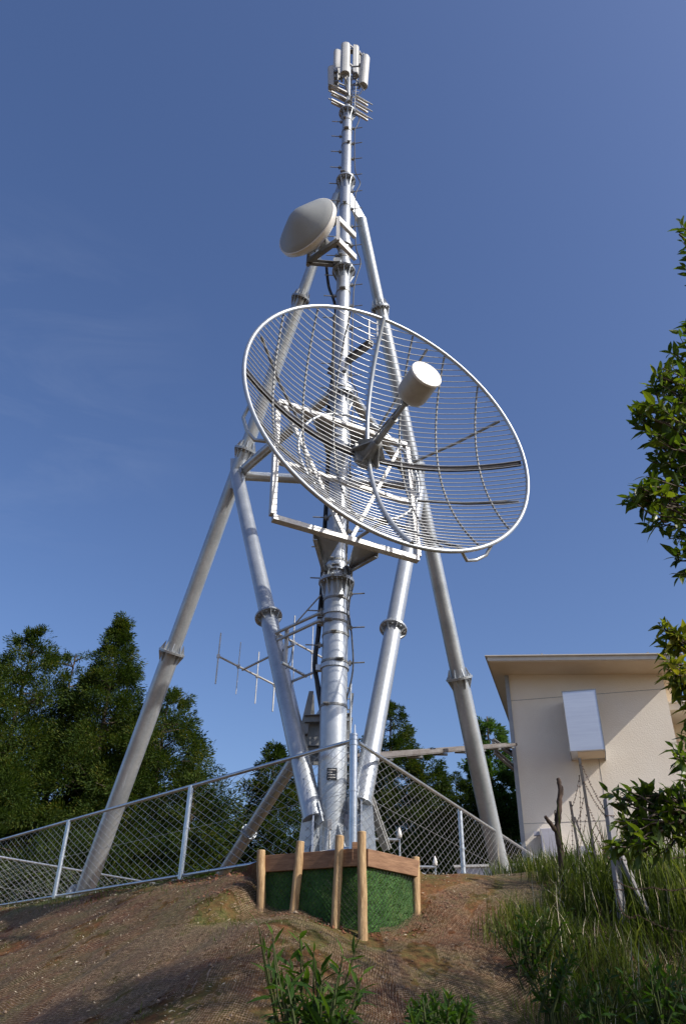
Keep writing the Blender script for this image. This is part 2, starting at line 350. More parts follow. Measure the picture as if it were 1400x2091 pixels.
net_sheet('wrinkled tan erosion netting right of the timber corner, beside the long grass', (.35, 8.3), (2.6, 2.3), (.6, -6.6), 150, 260, .030)

def scatter_strips(n, xr, yr, keep, Lr, Wr, name, m, lift=.02, tilt=.35):
    x = RNG.uniform(*xr, n); y = RNG.uniform(*yr, n); k = keep(x, y); x = x[k]; y = y[k]; n = len(x)
    z = terrain(x, y)+lift; th = RNG.uniform(0, 6.28, n); ti = RNG.normal(0, tilt, n)
    L = RNG.uniform(*Lr, n); W = RNG.uniform(*Wr, n)
    d = np.stack([np.cos(th)*np.cos(ti), np.sin(th)*np.cos(ti), np.sin(ti)], -1)*L[:,None]
    s = np.stack([-np.sin(th), np.cos(th), RNG.normal(0, .5, n)], -1)*W[:,None]
    c = np.stack([x, y, z], -1)
    V = np.stack([c-d-s*.4, c-d*.1-s, c+d, c+s], 1).reshape(-1, 3)
    return np_mesh(name, V, np.arange(n*4).reshape(-1, 4), m)
def on_slope(x, y): 
    z = terrain(x, y); return (z < 1.33) & (y > 3.5) & (x < 3.6+RNG.normal(0, .3, x.shape)) & (np.abs(x) < y*.62+.4) & (y < 15)
def patchy(x, y): return on_slope(x, y) & ((np.sin(1.7*x+.6)*np.sin(1.3*y+2)+.5*np.sin(4.1*x-3*y)) > RNG.uniform(-1.0, .9, x.shape))
tag(scatter_strips(50000, (-9, 3.2), (3.5, 15), patchy, (.004,.022), (.0015,.0038), 'straw_litter', M_STRAW), 'pale chopped straw scattered over the netted slope', 'straw', kind='stuff')

stn = MB()
for i in range(900):
    x_ = random.uniform(-7, 2.6); y_ = random.uniform(5.2, 13)
    if float(terrain(x_, y_)) > 1.28 or abs(x_) > y_*.6: continue
    r_ = random.uniform(.004, .012)*random.choice((1, 1, 1, 2.2)); z_ = float(terrain(x_, y_))+.02+r_*.3
    stn.add([(x_+r_*random.uniform(.6,1.4)*a, y_+r_*random.uniform(.6,1.4)*b, z_+r_*random.uniform(.5,1.0)*c_) for a, b, c_ in ((1,0,0),(-1,0,0),(0,1,0),(0,-1,0),(0,0,1),(0,0,-1))], [(0,2,4),(2,1,4),(1,3,4),(3,0,4),(2,0,5),(1,2,5),(3,1,5),(0,3,5)])
tag(stn.build('pebbles', mat('pale_pebble', (.12,.08,.055), .9, 0, (.27,.21,.155), 3, bump=.3)), 'small pale pebbles and clods lying on the netted slope', 'pebbles', kind='stuff')

# ---------------------------------------------------------------- grass
def grass(name, n, xr, yr, dens, Hr, wd, m, label, lean=.35, kind='stuff', cat='grass', cols=None):
    x = RNG.uniform(*xr, n); y = RNG.uniform(*yr, n); k = RNG.uniform(0, 1, n) < dens(x, y); x = x[k]; y = y[k]; n = len(x)
    z = terrain(x, y)-.02; H = RNG.uniform(*Hr, n)*(.7+.5*np.sin(2.3*x+1.7*y)**2); th = RNG.uniform(0, 6.28, n); ln = np.abs(RNG.normal(lean, .25, n))
    dirv = np.stack([np.cos(th), np.sin(th), np.zeros(n)], -1); sd = np.stack([-np.sin(th), np.cos(th), np.zeros(n)], -1)
    tw = RNG.uniform(-1, 1, n)[:,None]; sd = sd*np.sqrt(1-tw**2*.8)+dirv*tw*.9
    base = np.stack([x, y, z], -1); V = []
    for i, t in enumerate((0, .35, .7, 1.0)):
        c = base+dirv*(ln*H*t**2)[:,None]; c[:,2] += H*(t-.32*ln*t**3)
        W = (wd*(1-.15*t) if t < .9 else wd*.08)*RNG.uniform(.8, 1.2, n)
        V += [c-sd*(W/2*np.ones(n))[:,None], c+sd*(W/2*np.ones(n))[:,None]]
    V = np.stack(V, 1).reshape(-1, 3); b0 = np.arange(n)[:,None]*8
    FQ = np.concatenate([b0+np.array([[0,1,3,2]]), b0+np.array([[2,3,5,4]]), b0+np.array([[4,5,7,6]])], 0)
    return tag(np_mesh(name, V, FQ, m), label, cat, kind=kind)
def d_mound(x, y):
    e = 1.75+.25*np.sin(2.2*y)+.22*np.sin(5.1*y+1)+(y-8.5)*.22
    return np.clip((x-e)/.5, 0, 1)*(np.abs(x) < y*.75+.6)
grass('tall_grass', 95000, (1.2, 7.5), (4.0, 11.5), d_mound, (.12,.38), .008, L_GRASS, 'long green grass covering the bank on the right')
def d_reed(x, y): return np.clip((x-2.1-.2*np.sin(3*y))/.8, 0, 1)*(y > 4)*(.5+.5*np.sin(2.1*x+3.3*y))
grass('tall_grass', 16000, (1.9, 7.5), (4.0, 9.5), d_reed, (.40,.78), .012, L_GRASS, 'taller rank grass round the concrete post at lower right', lean=.3)
def d_low(x, y):
    return np.clip((np.sin(1.1*x+2)*np.sin(.9*y+.4)+.4*np.sin(3.3*x+2.1*y)-.2)*1.1, 0.02, .8)*(on_slope(x, y))*np.where(x < -.8, 1., .35)
grass('low_grass', 60000, (-9, 3.), (3.6, 15), d_low, (.03,.095), .0065, L_LOW, 'thin low grass sprouting through the netted slope', lean=.6)
def d_rim(x, y): return (np.abs(.69*(x-.05)+.724*(y-8.2)) < .5)*.5*(x < -1.0)
grass('fence_foot_grass', 6000, (-9, 0), (8, 16), d_rim, (.04,.16), .006, L_GRASS, 'ragged green grass along the foot of the left fence', lean=.5)

# ---------------------------------------------------------------- tower
MX, MY = -.067, 9.10
def mz(y):
    lo, hi = 0., 20.
    for _ in range(40):
        m_ = (lo+hi)/2
        if proj((MX, MY, m_))[1] > y: lo = m_
        else: hi = m_
    return m_
GZ = 1.33
tower = thing('antenna_tower', 'tall grey steel pipe mast with two leaning pipe legs, behind the fence corner', 'tower', (MX, MY, GZ))
fl_z = [mz(1190), mz(810), mz(555), mz(370), mz(232)]
radii = [.162, .138, .118, .105, .100]
secs = [GZ]+fl_z
mast = MB()
for i in range(5): mast.tube((MX, MY, secs[i]), (MX, MY, secs[i+1]), radii[i], radii[i]*.985, 40)
mast.tube((MX, MY, fl_z[-1]), (MX, MY, mz(140)), .068, .06, 24)
mast = mast.build('mast', M_STEEL, tower)
def flange(c, ax, r, R, up_h, dn_h, parent, k=10, t=.035):
    f = MB(); c = Vector(c); ax = Vector(ax).normalized(); a = ax.orthogonal().normalized(); b = ax.cross(a)
    f.ring(c+ax*(t*.28), ax, r*.9, R, t*.5); f.ring(c-ax*(t*.28), ax, r*.9, R*.995, t*.5)
    for i in range(k):
        q = 2*math.pi*(i+.3)/k; e = a*math.cos(q)+b*math.sin(q); s_ = ax.cross(e)
        if dn_h: f.prism([c-ax*t*.5+e*r*.97, c-ax*t*.5+e*R*.95, c-ax*(t*.5+dn_h*.12)+e*R*.95, c-ax*(t*.5+dn_h)+e*(r*1.04), c-ax*(t*.5+dn_h)+e*r*.97], s_*.010)
        if up_h: f.prism([c+ax*t*.5+e*r*.97, c+ax*t*.5+e*R*.9, c+ax*(t*.5+up_h*.12)+e*R*.9, c+ax*(t*.5+up_h)+e*(r*1.04), c+ax*(t*.5+up_h)+e*r*.97], s_*.010)
        q2 = q+math.pi/k; e2 = a*math.cos(q2)+b*math.sin(q2)
        f.tube(c+e2*(r+R)/2-ax*(t+.012), c+e2*(r+R)/2+ax*(t+.012), .014, n=6)
    return f.build('flange', M_DARKSTEEL if r < .0 else M_STEEL, parent)
for z, r, R in zip(fl_z, [.162,.138,.118,.105,.1], [.235,.215,.20,.185,.175]):
    flange((MX, MY, z), (0,0,1), r, R, .16 if z < 5 else .12, .27 if z > 12.9 and z < 14 else .2, mast, 10)
# thin clamp bands with their bolt lugs
lug_dirs = [(-.5,-.87), (.35,-.94), (-.1,-1)]
for i, y in enumerate([1445, 1355, 1300, 1275, 1228, 1165, 1150, 1110, 1060, 900, 770, 600, 530, 515, 425, 372-12, 300, 272, 250, 215, 200]):
    z = mz(y); r = next((radii[j] for j in range(5) if z < fl_z[j]), .068); bnd = MB()
    bnd.ring((MX, MY, z), (0,0,1), r*.97, r+.007, .028)
    lx, ly = lug_dirs[i % 3]; c = Vector((MX+lx*(r+.02), MY+ly*(r+.02), z))
    bnd.box(c, .10 if i % 2 else .05, .035, .03); bnd.tube(c+Vector((-.035,-.02,0)), c+Vector((.035,-.02,0)), .011, n=6)
    bnd.build('clamp_band', M_DARKSTEEL, mast)
# base: stiffening gussets and base plate
bs = MB(); bs.ring((MX, MY, GZ+.03), (0,0,1), .1, .36, .05)
for i in range(10):
    q = 2*math.pi*i/10+.2; e = Vector((math.cos(q), math.sin(q), 0)); c = Vector((MX, MY, GZ+.055))
    bs.prism([c+e*.155, c+e*.34, c+e*.34+Vector((0,0,.05)), c+e*.168+Vector((0,0,.32)), c+e*.155+Vector((0,0,.32))], Vector((-e.y, e.x, 0))*.012)
bs.build('base_plate', M_STEEL, tower)
pl = MB(); pz = mz(1588); pl.box((MX+.0, MY-.166, pz), .115, .012, .13); plate = pl.build('name_plate', M_PLATE, tower)
for k in range(4): MB().box((MX+(-.02 if k == 1 else 0), MY-.1735, pz+.045-.028*k), .085 if k != 1 else .05, .003, .007).build('plate_marking', M_WHITE, plate)
bx = MB(); zz = mz(1690); bx.box((MX-.01, MY-.175, zz), .045, .03, .10); bx.tube((MX-.01, MY-.172, zz-.05), (MX-.0, MY-.172, GZ+.05), .008, n=6); bx.build('earthing_terminal', M_WHITE, tower)
# climbing pegs, alternately left and right
pegm = None
zpeg = 3.6; k = 0
while zpeg < mz(240):
    sgn = -1 if k % 2 else 1; r = next((radii[j] for j in range(5) if zpeg < fl_z[j]), .1)
    e = Vector((sgn*.985, -.17 if sgn > 0 else -.05, 0)); c = Vector((MX, MY, zpeg))
    if pegm is None:
        pm = MB(); pm.tube((.0,0,0), (.21,0,0), .009, n=6); pm.tube((.0,0,0), (.055,0,0), .022, n=8); pm.box((.03,0,0), .02, .05, .06)
        ob = pm.build('climbing_peg', M_DARKSTEEL, None); pegm = ob.data
    else: ob = bpy.data.objects.new('climbing_peg', pegm); COL.objects.link(ob)
    ob.parent = mast; ob.location = c+e*r-Vector((MX, MY, GZ)); ob.rotation_euler = (0, 0, math.atan2(e.y, e.x))
    zpeg += .235+.02*(zpeg > 8); k += 1
# legs
def leg(T, B, ys, R3, flR, name='leg', off=0):
    ax = (B-T).normalized(); pts = []
    def at_y(y):
        lo, hi = 0., 1.
        for _ in range(40):
            m_ = (lo+hi)/2
            if proj(T+(B-T)*m_)[1] < y: lo = m_
            else: hi = m_
        return T+(B-T)*lo
    nodes = [T]+[at_y(y) for y in ys]+[B]; L = MB()
    for i in range(len(nodes)-1): L.tube(nodes[i], nodes[i+1], R3[i], R3[i], 28)
    lo_ = L.build(name, M_STEEL, tower)
    for i, y in enumerate(ys): flange(nodes[i+1], -ax, R3[i+1], flR[i], .14, .16, lo_, 8)
    return lo_, at_y
TL = PD(690, 400, 9.25); BL = PZ(162, 1852, GZ); TR = PD(737, 448, 9.33); BR = PZ(1040, 1868, GZ)
leg_l, at_l = leg(TL, BL, [610, 920, 1332], [.102,.118,.128,.150], [.175,.20,.225], 'left_leg'.replace('left_', ''))
leg_r, at_r = leg(TR, BR, [630, 952, 1385], [.102,.118,.128,.150], [.175,.20,.225])
for B in (BL, BR):
    f = MB(); f.ring(B+Vector((0,0,.03)), (0,0,1), .05, .32, .05)
    for i in range(8):
        q = 2*math.pi*i/8+.2; e = Vector((math.cos(q), math.sin(q), 0)); c = B+Vector((0,0,.055))
        f.prism([c+e*.12, c+e*.30, c+e*.30+Vector((0,0,.05)), c+e*.17+Vector((0,0,.26)), c+e*.12+Vector((0,0,.26))], Vector((-e.y, e.x, 0))*.012)
    f.build('base_plate', M_STEEL, tower)
# head plates joining the legs to the mast
for P, s_ in ((TL, -1), (TR, 1)):
    f = MB(); q = Vector((MX, MY, P.z+.35)); d = (P-q)
    f.prism([Vector((MX+s_*.08, MY+.05, P.z+.62)), Vector((MX+s_*.09, MY+.05, P.z+.10)), P+Vector((s_*-.06, .02, -.16)), P+Vector((s_*.07, .02, -.12)), P+Vector((s_*.07, .02, .10))], (0,.014,0))
    for i in range(3):
        for j in range(2): f.tube(P+Vector((s_*(-.03+.06*j), -.02, .06-.07*i)), P+Vector((s_*(-.03+.06*j), .06, .06-.07*i)), .012, n=6)
    f.build('head_plate', M_STEEL, tower)
NL = at_l(968); NR = at_r(990)
NM = Vector((MX, MY, (NL.z+NR.z)/2))
FLt = PD(640, 1672, 8.98); FRt = PD(737, 1640, 9.02)
def strut(a, b, r, name='brace', fl=None, ends=True):
    L = MB(); d = (b-a).normalized(); L.tube(a, b, r, r, 24)
    if ends:
        for P, s_ in ((a, 1), (b, -1)): L.beam(P-d*s_*.12, P+d*s_*.12, .016, r*2.5, (0,0,1))
    o = L.build(name, M_STEEL, tower)
    if fl:
        lo, hi = 0., 1.
        up_ = proj(a)[1] < proj(b)[1]
        for _ in range(40):
            m_ = (lo+hi)/2
            if (proj(a+(b-a)*m_)[1] < fl) == up_: lo = m_
            else: hi = m_
        flange(a+(b-a)*lo, -d if d.z < 0 else d, r, r+(.075 if r > .1 else .028), .09 if r > .1 else .03, .10 if r > .1 else .03, o, 8, .028)
    return o
strut(at_l(975)+Vector((.03,-.1,0)), FLt, .118, 'brace', 1260)
strut(at_r(1010)+Vector((-.03,-.1,0)), FRt, .118, 'brace', 1285)
for P, s_ in ((FLt, -1), (FRt, 1)):             # foot brackets by the mast
    f = MB(); b0 = Vector((P.x, P.y, GZ+.03))
    f.prism([P+Vector((-.12,0,.05)), P+Vector((.12,0,.05)), b0+Vector((.17,0,0)), b0+Vector((-.17,0,0))], (0,.02,0))
    f.prism([P+Vector((0,-.1,.02)), P+Vector((0,.1,.02)), b0+Vector((0,.17,0)), b0+Vector((0,-.17,0))], (.02,0,0))
    f.ring(P+Vector((0,0,.0)), (P-(at_l(975) if s_ < 0 else at_r(1010))), .02, .125, .03)
    f.beam(P+Vector((-s_*.05,0,-.05)), Vector((MX+s_*.15, MY, P.z-.1)), .012, .3)
    f.build('foot_bracket', M_STEEL, tower)
strut(Vector((MX+.02, MY+.15, mz(1412))), PZ(428, 1826, GZ+.05), .082, 'back_stay', 1700, ends=False)
strut(NL+Vector((.06,.02,-.02)), NR+Vector((-.05,.02,0)), .085, 'horizontal_strut')
strut(NL+Vector((.08,-.03,.03)), NM+Vector((-.14,0,.1)), .085, 'horizontal_strut')
strut(NR+Vector((-.08,-.03,.03)), NM+Vector((.14,0,.1)), .085, 'horizontal_strut')
for P in (NL, NR):
    f = MB(); f.beam(P+Vector((0,-.06,.30)), P+Vector((0.05 if P.x < 0 else -.05,-.06,-.34)), .016, .26, (1,0,0)); f.build('node_plate', M_STEEL, tower)
# collar at the mast for the struts
flange((MX, MY, NM.z+.12), (0,0,1), .138, .22, 0, .12, mast, 8)
# bracket frame behind the foot of the mast
f = MB(); z0 = mz(1465)
f.prism([PD(631,1413,9.45), PD(640,1413,9.45), PD(628,1500,9.45), PD(610,1500,9.45)], (0,.07,0))
f.prism([PD(640,1418,9.62), PD(642,1500,9.62), PD(618,1560,9.62), PD(616,1500,9.62)], (.012,0,0))
f.prism([PD(620,1466,9.5), PD(720,1466,9.5), PD(708,1562,9.5), PD(612,1562,9.5)], (0,.03,0))
f.beam(PD(615,1500,9.42), PD(615,1560,9.6), .05, .05); f.channel(PD(622,1468,9.4), PD(718,1464,9.4), .05, .09)
f.channel(PD(612,1528,9.44), PD(712,1530,9.44), .05, .07)
f.prism([PD(716,1417,9.5), PD(722,1417,9.5), PD(708,1560,9.5), PD(703,1560,9.5)], (0,.06,0))
f.build('cable_bracket', M_DARKSTEEL, tower)
# ladder-like cable rails beside the mast foot
f = MB()
for a, b in (((706,1400),(706,1700)), ((716,1395),(713,1700))): f.tube(PD(*a, 9.2), PD(*b, 9.2), .012, n=6)
for y in range(1405, 1700, 22): f.tube(PD(706, y, 9.2), PD(714.5, y, 9.2), .008, n=5)
f.build('cable_ladder', M_STEEL, tower)
f = MB(); f.channel(PD(740,1590,9.3), PD(790,1735,9.6), .10, .05); f.channel(PD(716,1585,9.35), PD(745,1700,9.6), .09, .05); f.build('channel_prop', M_BRIGHT, tower)
f = MB(); f.box(PD(712,1680,9.1), .12, .08, .16); f.build('junction_box', M_CAB, tower)
# cables
def px_path(pts, D, sub=6):
    P = [PD(x, y, D) for x, y in pts]; out = []
    for i in range(len(P)-1):
        p0 = P[max(i-1,0)]; p1 = P[i]; p2 = P[i+1]; p3 = P[min(i+2, len(P)-1)]
        for k_ in range(sub):
            t = k_/sub; out.append(.5*((2*p1)+(p2-p0)*t+(2*p0-5*p1+4*p2-p3)*t*t+(3*p1-p0-3*p2+p3)*t**3))
    return out+[P[-1]]
f = MB()
f.path(px_path([(666,540),(671,585),(684,625),(687,700),(684,770),(676,830),(672,900),(668,1000),(663,1100),(660,1180),(656,1240),(650,1300),(644,1345),(647,1395),(656,1450)], 9.2), .026, 8)
f.path(px_path([(686,640),(683,700),(680,760),(670,830),(668,1000),(658,1180),(652,1250),(648,1300),(642,1350),(650,1400),(660,1460)], 9.22), .024, 8)
f.path(px_path([(672,840),(665,1000),(660,1090),(655,1200),(650,1260),(646,1320),(640,1362),(650,1410),(662,1462)], 9.16), .016, 8)
f.build('cable_bundle', M_BLACK, tower)
f = MB(); f.path(px_path([(722,170),(718,225),(733,240),(728,258),(724,270),(724,335),(727,356),(735,374),(727,392),(725,410),(726,500),(736,535),(728,565),(722,595),(719,690),(717,770),(729,805),(719,850),(713,1000),(710,1090),(708,1150),(721,1188),(715,1218),(712,1250),(718,1300),(720,1370),(704,1440)], 9.05), .010, 6)
f.path(px_path([(708,1060),(706,1140),(714,1190),(708,1230),(712,1300)], 8.95), .008, 6); f.build('thin_cable', M_BLACK, tower)

# ---------------------------------------------------------------- grid dish
DC = Vector((.625, 7.6, 6.276)); DR = 2.0; DAZ, DEL = rad(25.74), rad(7.55); DEPTH = .75
dn = Vector((math.sin(DAZ)*math.cos(DEL), -math.cos(DAZ)*math.cos(DEL), math.sin(DEL)))
dh = Vector((math.cos(DAZ), math.sin(DAZ), 0)); dv = dh.cross(dn); dv = dv if dv.z > 0 else -dv
def D(a, b, c): return DC+dh*a+dv*b+dn*c            # a across, b up, c forward of the rim plane
def sag(a, b): return -DEPTH*(1-(a*a+b*b)/(DR*DR))
dish = thing('grid_dish_antenna', 'large round dish antenna of parallel grey wires with a drum feed on a boom', 'dish antenna', D(0, 0, -DEPTH))
f = MB(); f.path([D(DR*math.cos(q), DR*math.sin(q), 0) for q in np.linspace(0, 2*math.pi, 97)[:-1]], .027, 10, closed=True); f.build('rim', M_STEEL, dish)
f = MB(); step = .079; b = -DR+.05
while b < DR-.03:
    h = math.sqrt(max(DR*DR-b*b, 0)); n_ = max(6, int(h*9)); f.path([D(a, b, sag(a, b)) for a in np.linspace(-h, h, n_)], .0064, 5); b += step
f.build('reflector_wires', M_WIRE, dish)
for a in (-1.5, -1.0, -.5, .5, 1.0, 1.5):
    h = math.sqrt(DR*DR-a*a)*.992; f = MB(); f.path([D(a, b, sag(a, b)-.022) for b in np.linspace(-h, h, 22)], .0145, 5); f.build('rib', M_DARKSTEEL, dish)
f = MB()
f.path([D(0, b, sag(0, b)+.03) for b in np.linspace(-DR, DR, 26)], .030, 8); f.build('main_rib', M_STEEL, dish)
f = MB(); pr = [D(a, .0, sag(a, 0)-.04) for a in np.linspace(-DR*.99, DR*.99, 25)]
for i in range(24): f.beam(pr[i], pr[i+1], .05, .055, dv)
f.build('cross_rail', M_RUST, dish)
# hub, feed boom, feed drum
V0 = -DEPTH
f = MB(); f.lathe(D(0,0,V0), dn, [(.0,-.10),(.16,-.10),(.17,.0),(.10,.10),(.075,.28),(.0,.28)], 24)
for q in range(6):
    e = dh*math.cos(q*math.pi/3)+dv*math.sin(q*math.pi/3); c = D(0,0,V0+.02); f.prism([c+e*.05, c+e*.24, c+e*.24+dn*.03, c+e*.07+dn*.25, c+e*.05+dn*.25], e.cross(dn)*.02)
f.box(D(-.02,-.03,V0+.02), .34, .30, .045, (dh, dv, dn)); f.build('hub', M_DARKSTEEL, dish)
f = MB(); f.tube(D(0,0,V0+.2), D(0,0,V0+.72), .042, .042, 16); f.tube(D(0,0,V0+.72), D(0,0,V0+1.16), .032, .032, 16); f.ring(D(0,0,V0+.72), dn, .02, .055, .03); f.ring(D(0,0,V0+1.02), dn, .02, .05, .03)
f.tube(D(-.05,.05,V0+.25), D(-.02,.03,V0+.95), .011, n=6); f.build('feed_boom', M_DARKSTEEL, dish)
f = MB(); f.lathe(D(0,0,V0+1.10), dn, [(.03,0),(.12,.01),(.172,.035),(.19,.08),(.195,.12),(.195,.42)], 48)
drum = f.build('feed_drum', M_CAN, dish)
f = MB(); f.lathe(D(0,0,V0+1.52), dn, [(.197,-.02),(.202,-.018),(.202,.006),(.197,.012),(.0,.014)], 48, False)
for q in range(12): e = dh*math.cos(q*.5236)+dv*math.sin(q*.5236); f.tube(D(0,0,V0+1.532)+e*.182, D(0,0,V0+1.54)+e*.182, .005, n=5)
for q in ((.0,.03),(.03,-.01),(-.02,-.02),(.01,.12)): f.tube(D(q[0], q[1], V0+1.532), D(q[0], q[1], V0+1.54), .006, n=6)
f.build('drum_cap', M_WHITE, drum)
# ring tube and back struts behind the reflector
f = MB(); f.path([D(.90*math.cos(q), .90*math.sin(q), -DEPTH-.20) for q in np.linspace(0, 2*math.pi, 49)[:-1]], .022, 8, closed=True); f.build('support_ring', M_STEEL, dish)
FP = -DEPTH-.22                                    # plane of the square mounting frame
for q in range(8):
    an = rad(22.5+45*q); ca, sa = math.cos(an), math.sin(an)
    f = MB(); f.path([D(.9*ca, .9*sa, FP+.02), D(1.45*ca, 1.45*sa, sag(1.45*ca, 1.45*sa)-.17), D(1.93*ca, 1.93*sa, -.06)], .020, 8); f.build('back_strut', M_DARKSTEEL, dish)
for an in (rad(205), rad(-62)):                   # little pipe loops that hang from the rim
    c0 = DC; f = MB(); pts = [D(DR*math.cos(an+s_)*k_, DR*math.sin(an+s_)*k_, -.02-d_) for s_, k_, d_ in ((-.13,1,0),(-.08,1.035,.09),(0,1.04,.11),(.08,1.035,.08),(.13,1,0))]
    f.path(pts, .022, 8); f.build('rim_handle', M_STEEL, dish)
# square frame of bright box section
pn = D(0,0,FP)
cBL = PP(556, 1058, pn, dn); cBR = PP(853, 1143, pn, dn)
wid = (cBR-cBL).length; dx_ = (cBR-cBL).normalized(); upv = dn.cross(dx_); upv = upv if upv.z > 0 else -upv
_q = PP(582, 826, pn, dn)-cBL; hgt = _q.dot(upv); print('FRAME', hgt, _q.dot(dx_), wid, cBL, cBR)
cTL = cBL+upv*hgt; cTR = cBR+upv*hgt; w_ = .075
frm = MB()
def fr(a, b, w=.075, h=.085, off=0): frm.beam(a+dn*off, b+dn*off, w, h, dn)
fr(cBL, cBR); fr(cTL, cTR)
fr(cBL+upv*.045, cTL-upv*.045, .07, .08); fr(cBR+upv*.045, cTR-upv*.045, .07, .08)
mid_b = (cBL+cBR)/2; mid_t = (cTL+cTR)/2
fr(cTL+dx_*.1-upv*.05, mid_b-dx_*.05+upv*.04, .05, .05, .004); fr(cTR-dx_*.1-upv*.05, mid_b+dx_*.05+upv*.04, .05, .05, -.004)
fr(cBL+dx_*.05+upv*.95, cBR-dx_*.05+upv*.95, .06, .06, -.02)
frm.build('mounting_frame', M_BRIGHT, dish, .004)
# arms from the frame to the mast
for z_, base in ((0, 0), (1, hgt)):
    zm = mid_b.z+base*.99+.10
    for s_ in (-1, 1):
        f = MB(); A = mid_b+upv*base+dx_*(s_*.42)-dn*.04-Vector((0,0,.03)); A2 = mid_b+upv*base+dx_*(s_*.10)-dn*.04-Vector((0,0,.03))
        Bq = Vector((MX+s_*.17, MY-.04, zm-.02)); f.prism([A, A2, Vector((MX+s_*.15, MY-.12, zm)), Bq], (0,0,.012))
        f.channel(A-Vector((0,0,.03)), Bq-Vector((0,0,.03)), .05, .08, .01, side=-s_); f.build('mount_arm', M_STEEL, dish)
    f = MB(); f.ring((MX, MY, zm-.05), (0,0,1), .13, .168, .09)
    for s_ in (-1, 1): f.box((MX+s_*.185, MY-.02, zm-.05), .05, .09, .12)
    f.build('mast_clamp', M_STEEL, dish)
f = MB(); a_ = D(.0,-1.3, sag(0,1.3)-.05); f.tube(mid_b+dx_*.12+upv*.05, a_, .022, n=8); f.box(a_, .1, .1, .06); f.build('tilt_rod', M_DARKSTEEL, dish)

# ---------------------------------------------------------------- drum dish
dr = thing('covered_dish_antenna', 'grey dish antenna under a conical cover, clamped high on the left of the mast', 'dish antenna', (-.7, 9.1, 12.0))
c = PZ(625, 462, 11.3); an = Vector((-.60, -.80, .0)).normalized(); RR = .575
f = MB(); f.lathe(c, an, [(RR,.0),(RR*.97,.03),(RR*.82,.09),(RR*.55,.19),(RR*.33,.27),(RR*.18,.305),(RR*.06,.318),(0,.32)], 56); f.build('radome', M_PAINT, dr)
f = MB(); f.lathe(c, an, [(RR*.97,.012),(RR*1.02,.012),(RR*1.03,0),(RR*1.03,-.075),(RR*1.0,-.085),(RR*.9,-.15),(RR*.6,-.24),(RR*.3,-.29),(0,-.30)], 56); f.build('reflector', M_WHITE, dr)
f = MB(); f.lathe(c, an, [(.02,-.50),(.12,-.50),(.13,-.28),(.02,-.28)], 20); f.box(c-an*.38, .22, .22, .16)
for q in (1.0, 2.6, 4.3, 5.6):
    e = an.orthogonal().normalized(); e2 = an.cross(e); p_ = c-an*.2+(e*math.cos(q)+e2*math.sin(q))*.5; f.tube(p_, c-an*.42, .014, n=6)
f.build('back_mount', M_DARKSTEEL, dr)
b_ = MB()
zU, zL = 11.4, 10.85
UA = PZ(690, 447, zU); UB = PZ(724, 482, zU); LA = PZ(690, 491, zL); LB = PZ(725, 527, zL); LC = PZ(629, 535, zL); UC = PZ(632, 500, zU)
b_.beam(UA, UB, .06, .12); b_.beam(LA, LB, .06, .12); b_.beam(UA+Vector((0,0,.02)), LA+Vector((0,0,-.02)), .075, .06, (1,0,0))
b_.build('mount_frame', M_BRIGHT, dr)
for a, b in ((LA, LC), (UA, UC), (LC, PZ(700, 541, zL)), (UC, PZ(700, 500, zU))):
    MB().channel(a, b, .07, .09, .01).build('mount_arm', M_DARKSTEEL, dr)
f = MB(); f.tube(LC+Vector((0,0,-.08)), UC+Vector((0,0,.15)), .035, n=14); f.beam(UC, c-an*.45, .05, .08); f.beam(LC+Vector((0,0,.2)), c-an*.42, .04, .06); f.build('support_pole', M_DARKSTEEL, dr)
for z_ in (zU, zL): f = MB(); f.ring((MX, MY, z_), (0,0,1), .105, .135, .09); f.box((MX-.12, MY-.1, z_), .12, .12, .09); f.build('mast_clamp', M_STEEL, dr)

# ---------------------------------------------------------------- panel antennas round the mast head
def panel(px, py, D_, H, W, face, tilt, label, m=M_WHITE):
    W *= .86; top = PD(712+(px-712)*.93, py, D_); t = thing('panel_antenna', label, 'antenna', top-Vector((0,0,H)), 'panel antennas round the mast head')
    fc = Vector((face[0], face[1], 0)).normalized(); sd = Vector((-fc.y, fc.x, 0)); up = (Vector((0,0,1))+fc*tilt).normalized(); nf = sd.cross(up)
    nf = nf if nf.dot(fc) > 0 else -nf
    prof = [(-W/2,-.03),(-W/2,.045),(-W*.42,.075),(-W*.25,.098),(0,.105),(W*.25,.098),(W*.42,.075),(W/2,.045),(W/2,-.03)]
    f = MB(); n_ = len(prof); vs = [top-up*hh+sd*a+nf*b for hh in (0, H) for a, b in prof]
    f.add(vs, [(i, (i+1) % n_, (i+1) % n_+n_, i+n_) for i in range(n_)], False); f.build('cover', M_PANEL, t)
    for e_, sg in ((vs[:n_], 1), (vs[n_:], -1)):
        f = MB(); f.prism([p+up*sg*.006 for p in e_], up*.012); f.build('end_cap', M_PAINT, t)
    f = MB()
    for h in (.16, H-.16):
        p_ = top-up*h-nf*.03; f.box(p_-nf*.05, .10, .09, .05, (sd, nf, up)); q_ = Vector((MX, MY, p_.z)); f.beam(p_-nf*.08, q_+(p_-q_)*.1, .022, .03)
    f.tube(top-up*.02-nf*.10, top-up*(H-.02)-nf*.10, .022, n=8)
    for a in (-.05, .0, .05): f.tube(top-up*H+sd*a+nf*.02, top-up*(H+.10)+sd*a*.8+nf*.0, .012, n=6)
    f.build('bracket', M_DARKSTEEL, t)
    f = MB(); q_ = top-up*(H+.1); f.path([q_, q_+Vector((0,0,-.12))-nf*.05, Vector((MX+.06, MY-.04, q_.z-.35)), Vector((MX+.085, MY-.04, q_.z-.8))], .010, 6); f.build('feed_cable', M_BLACK, t)
panel(705, 96, 8.78, 1.12, .225, (-.05,-1), 0, 'pale rounded panel antenna on the near side of the mast head')
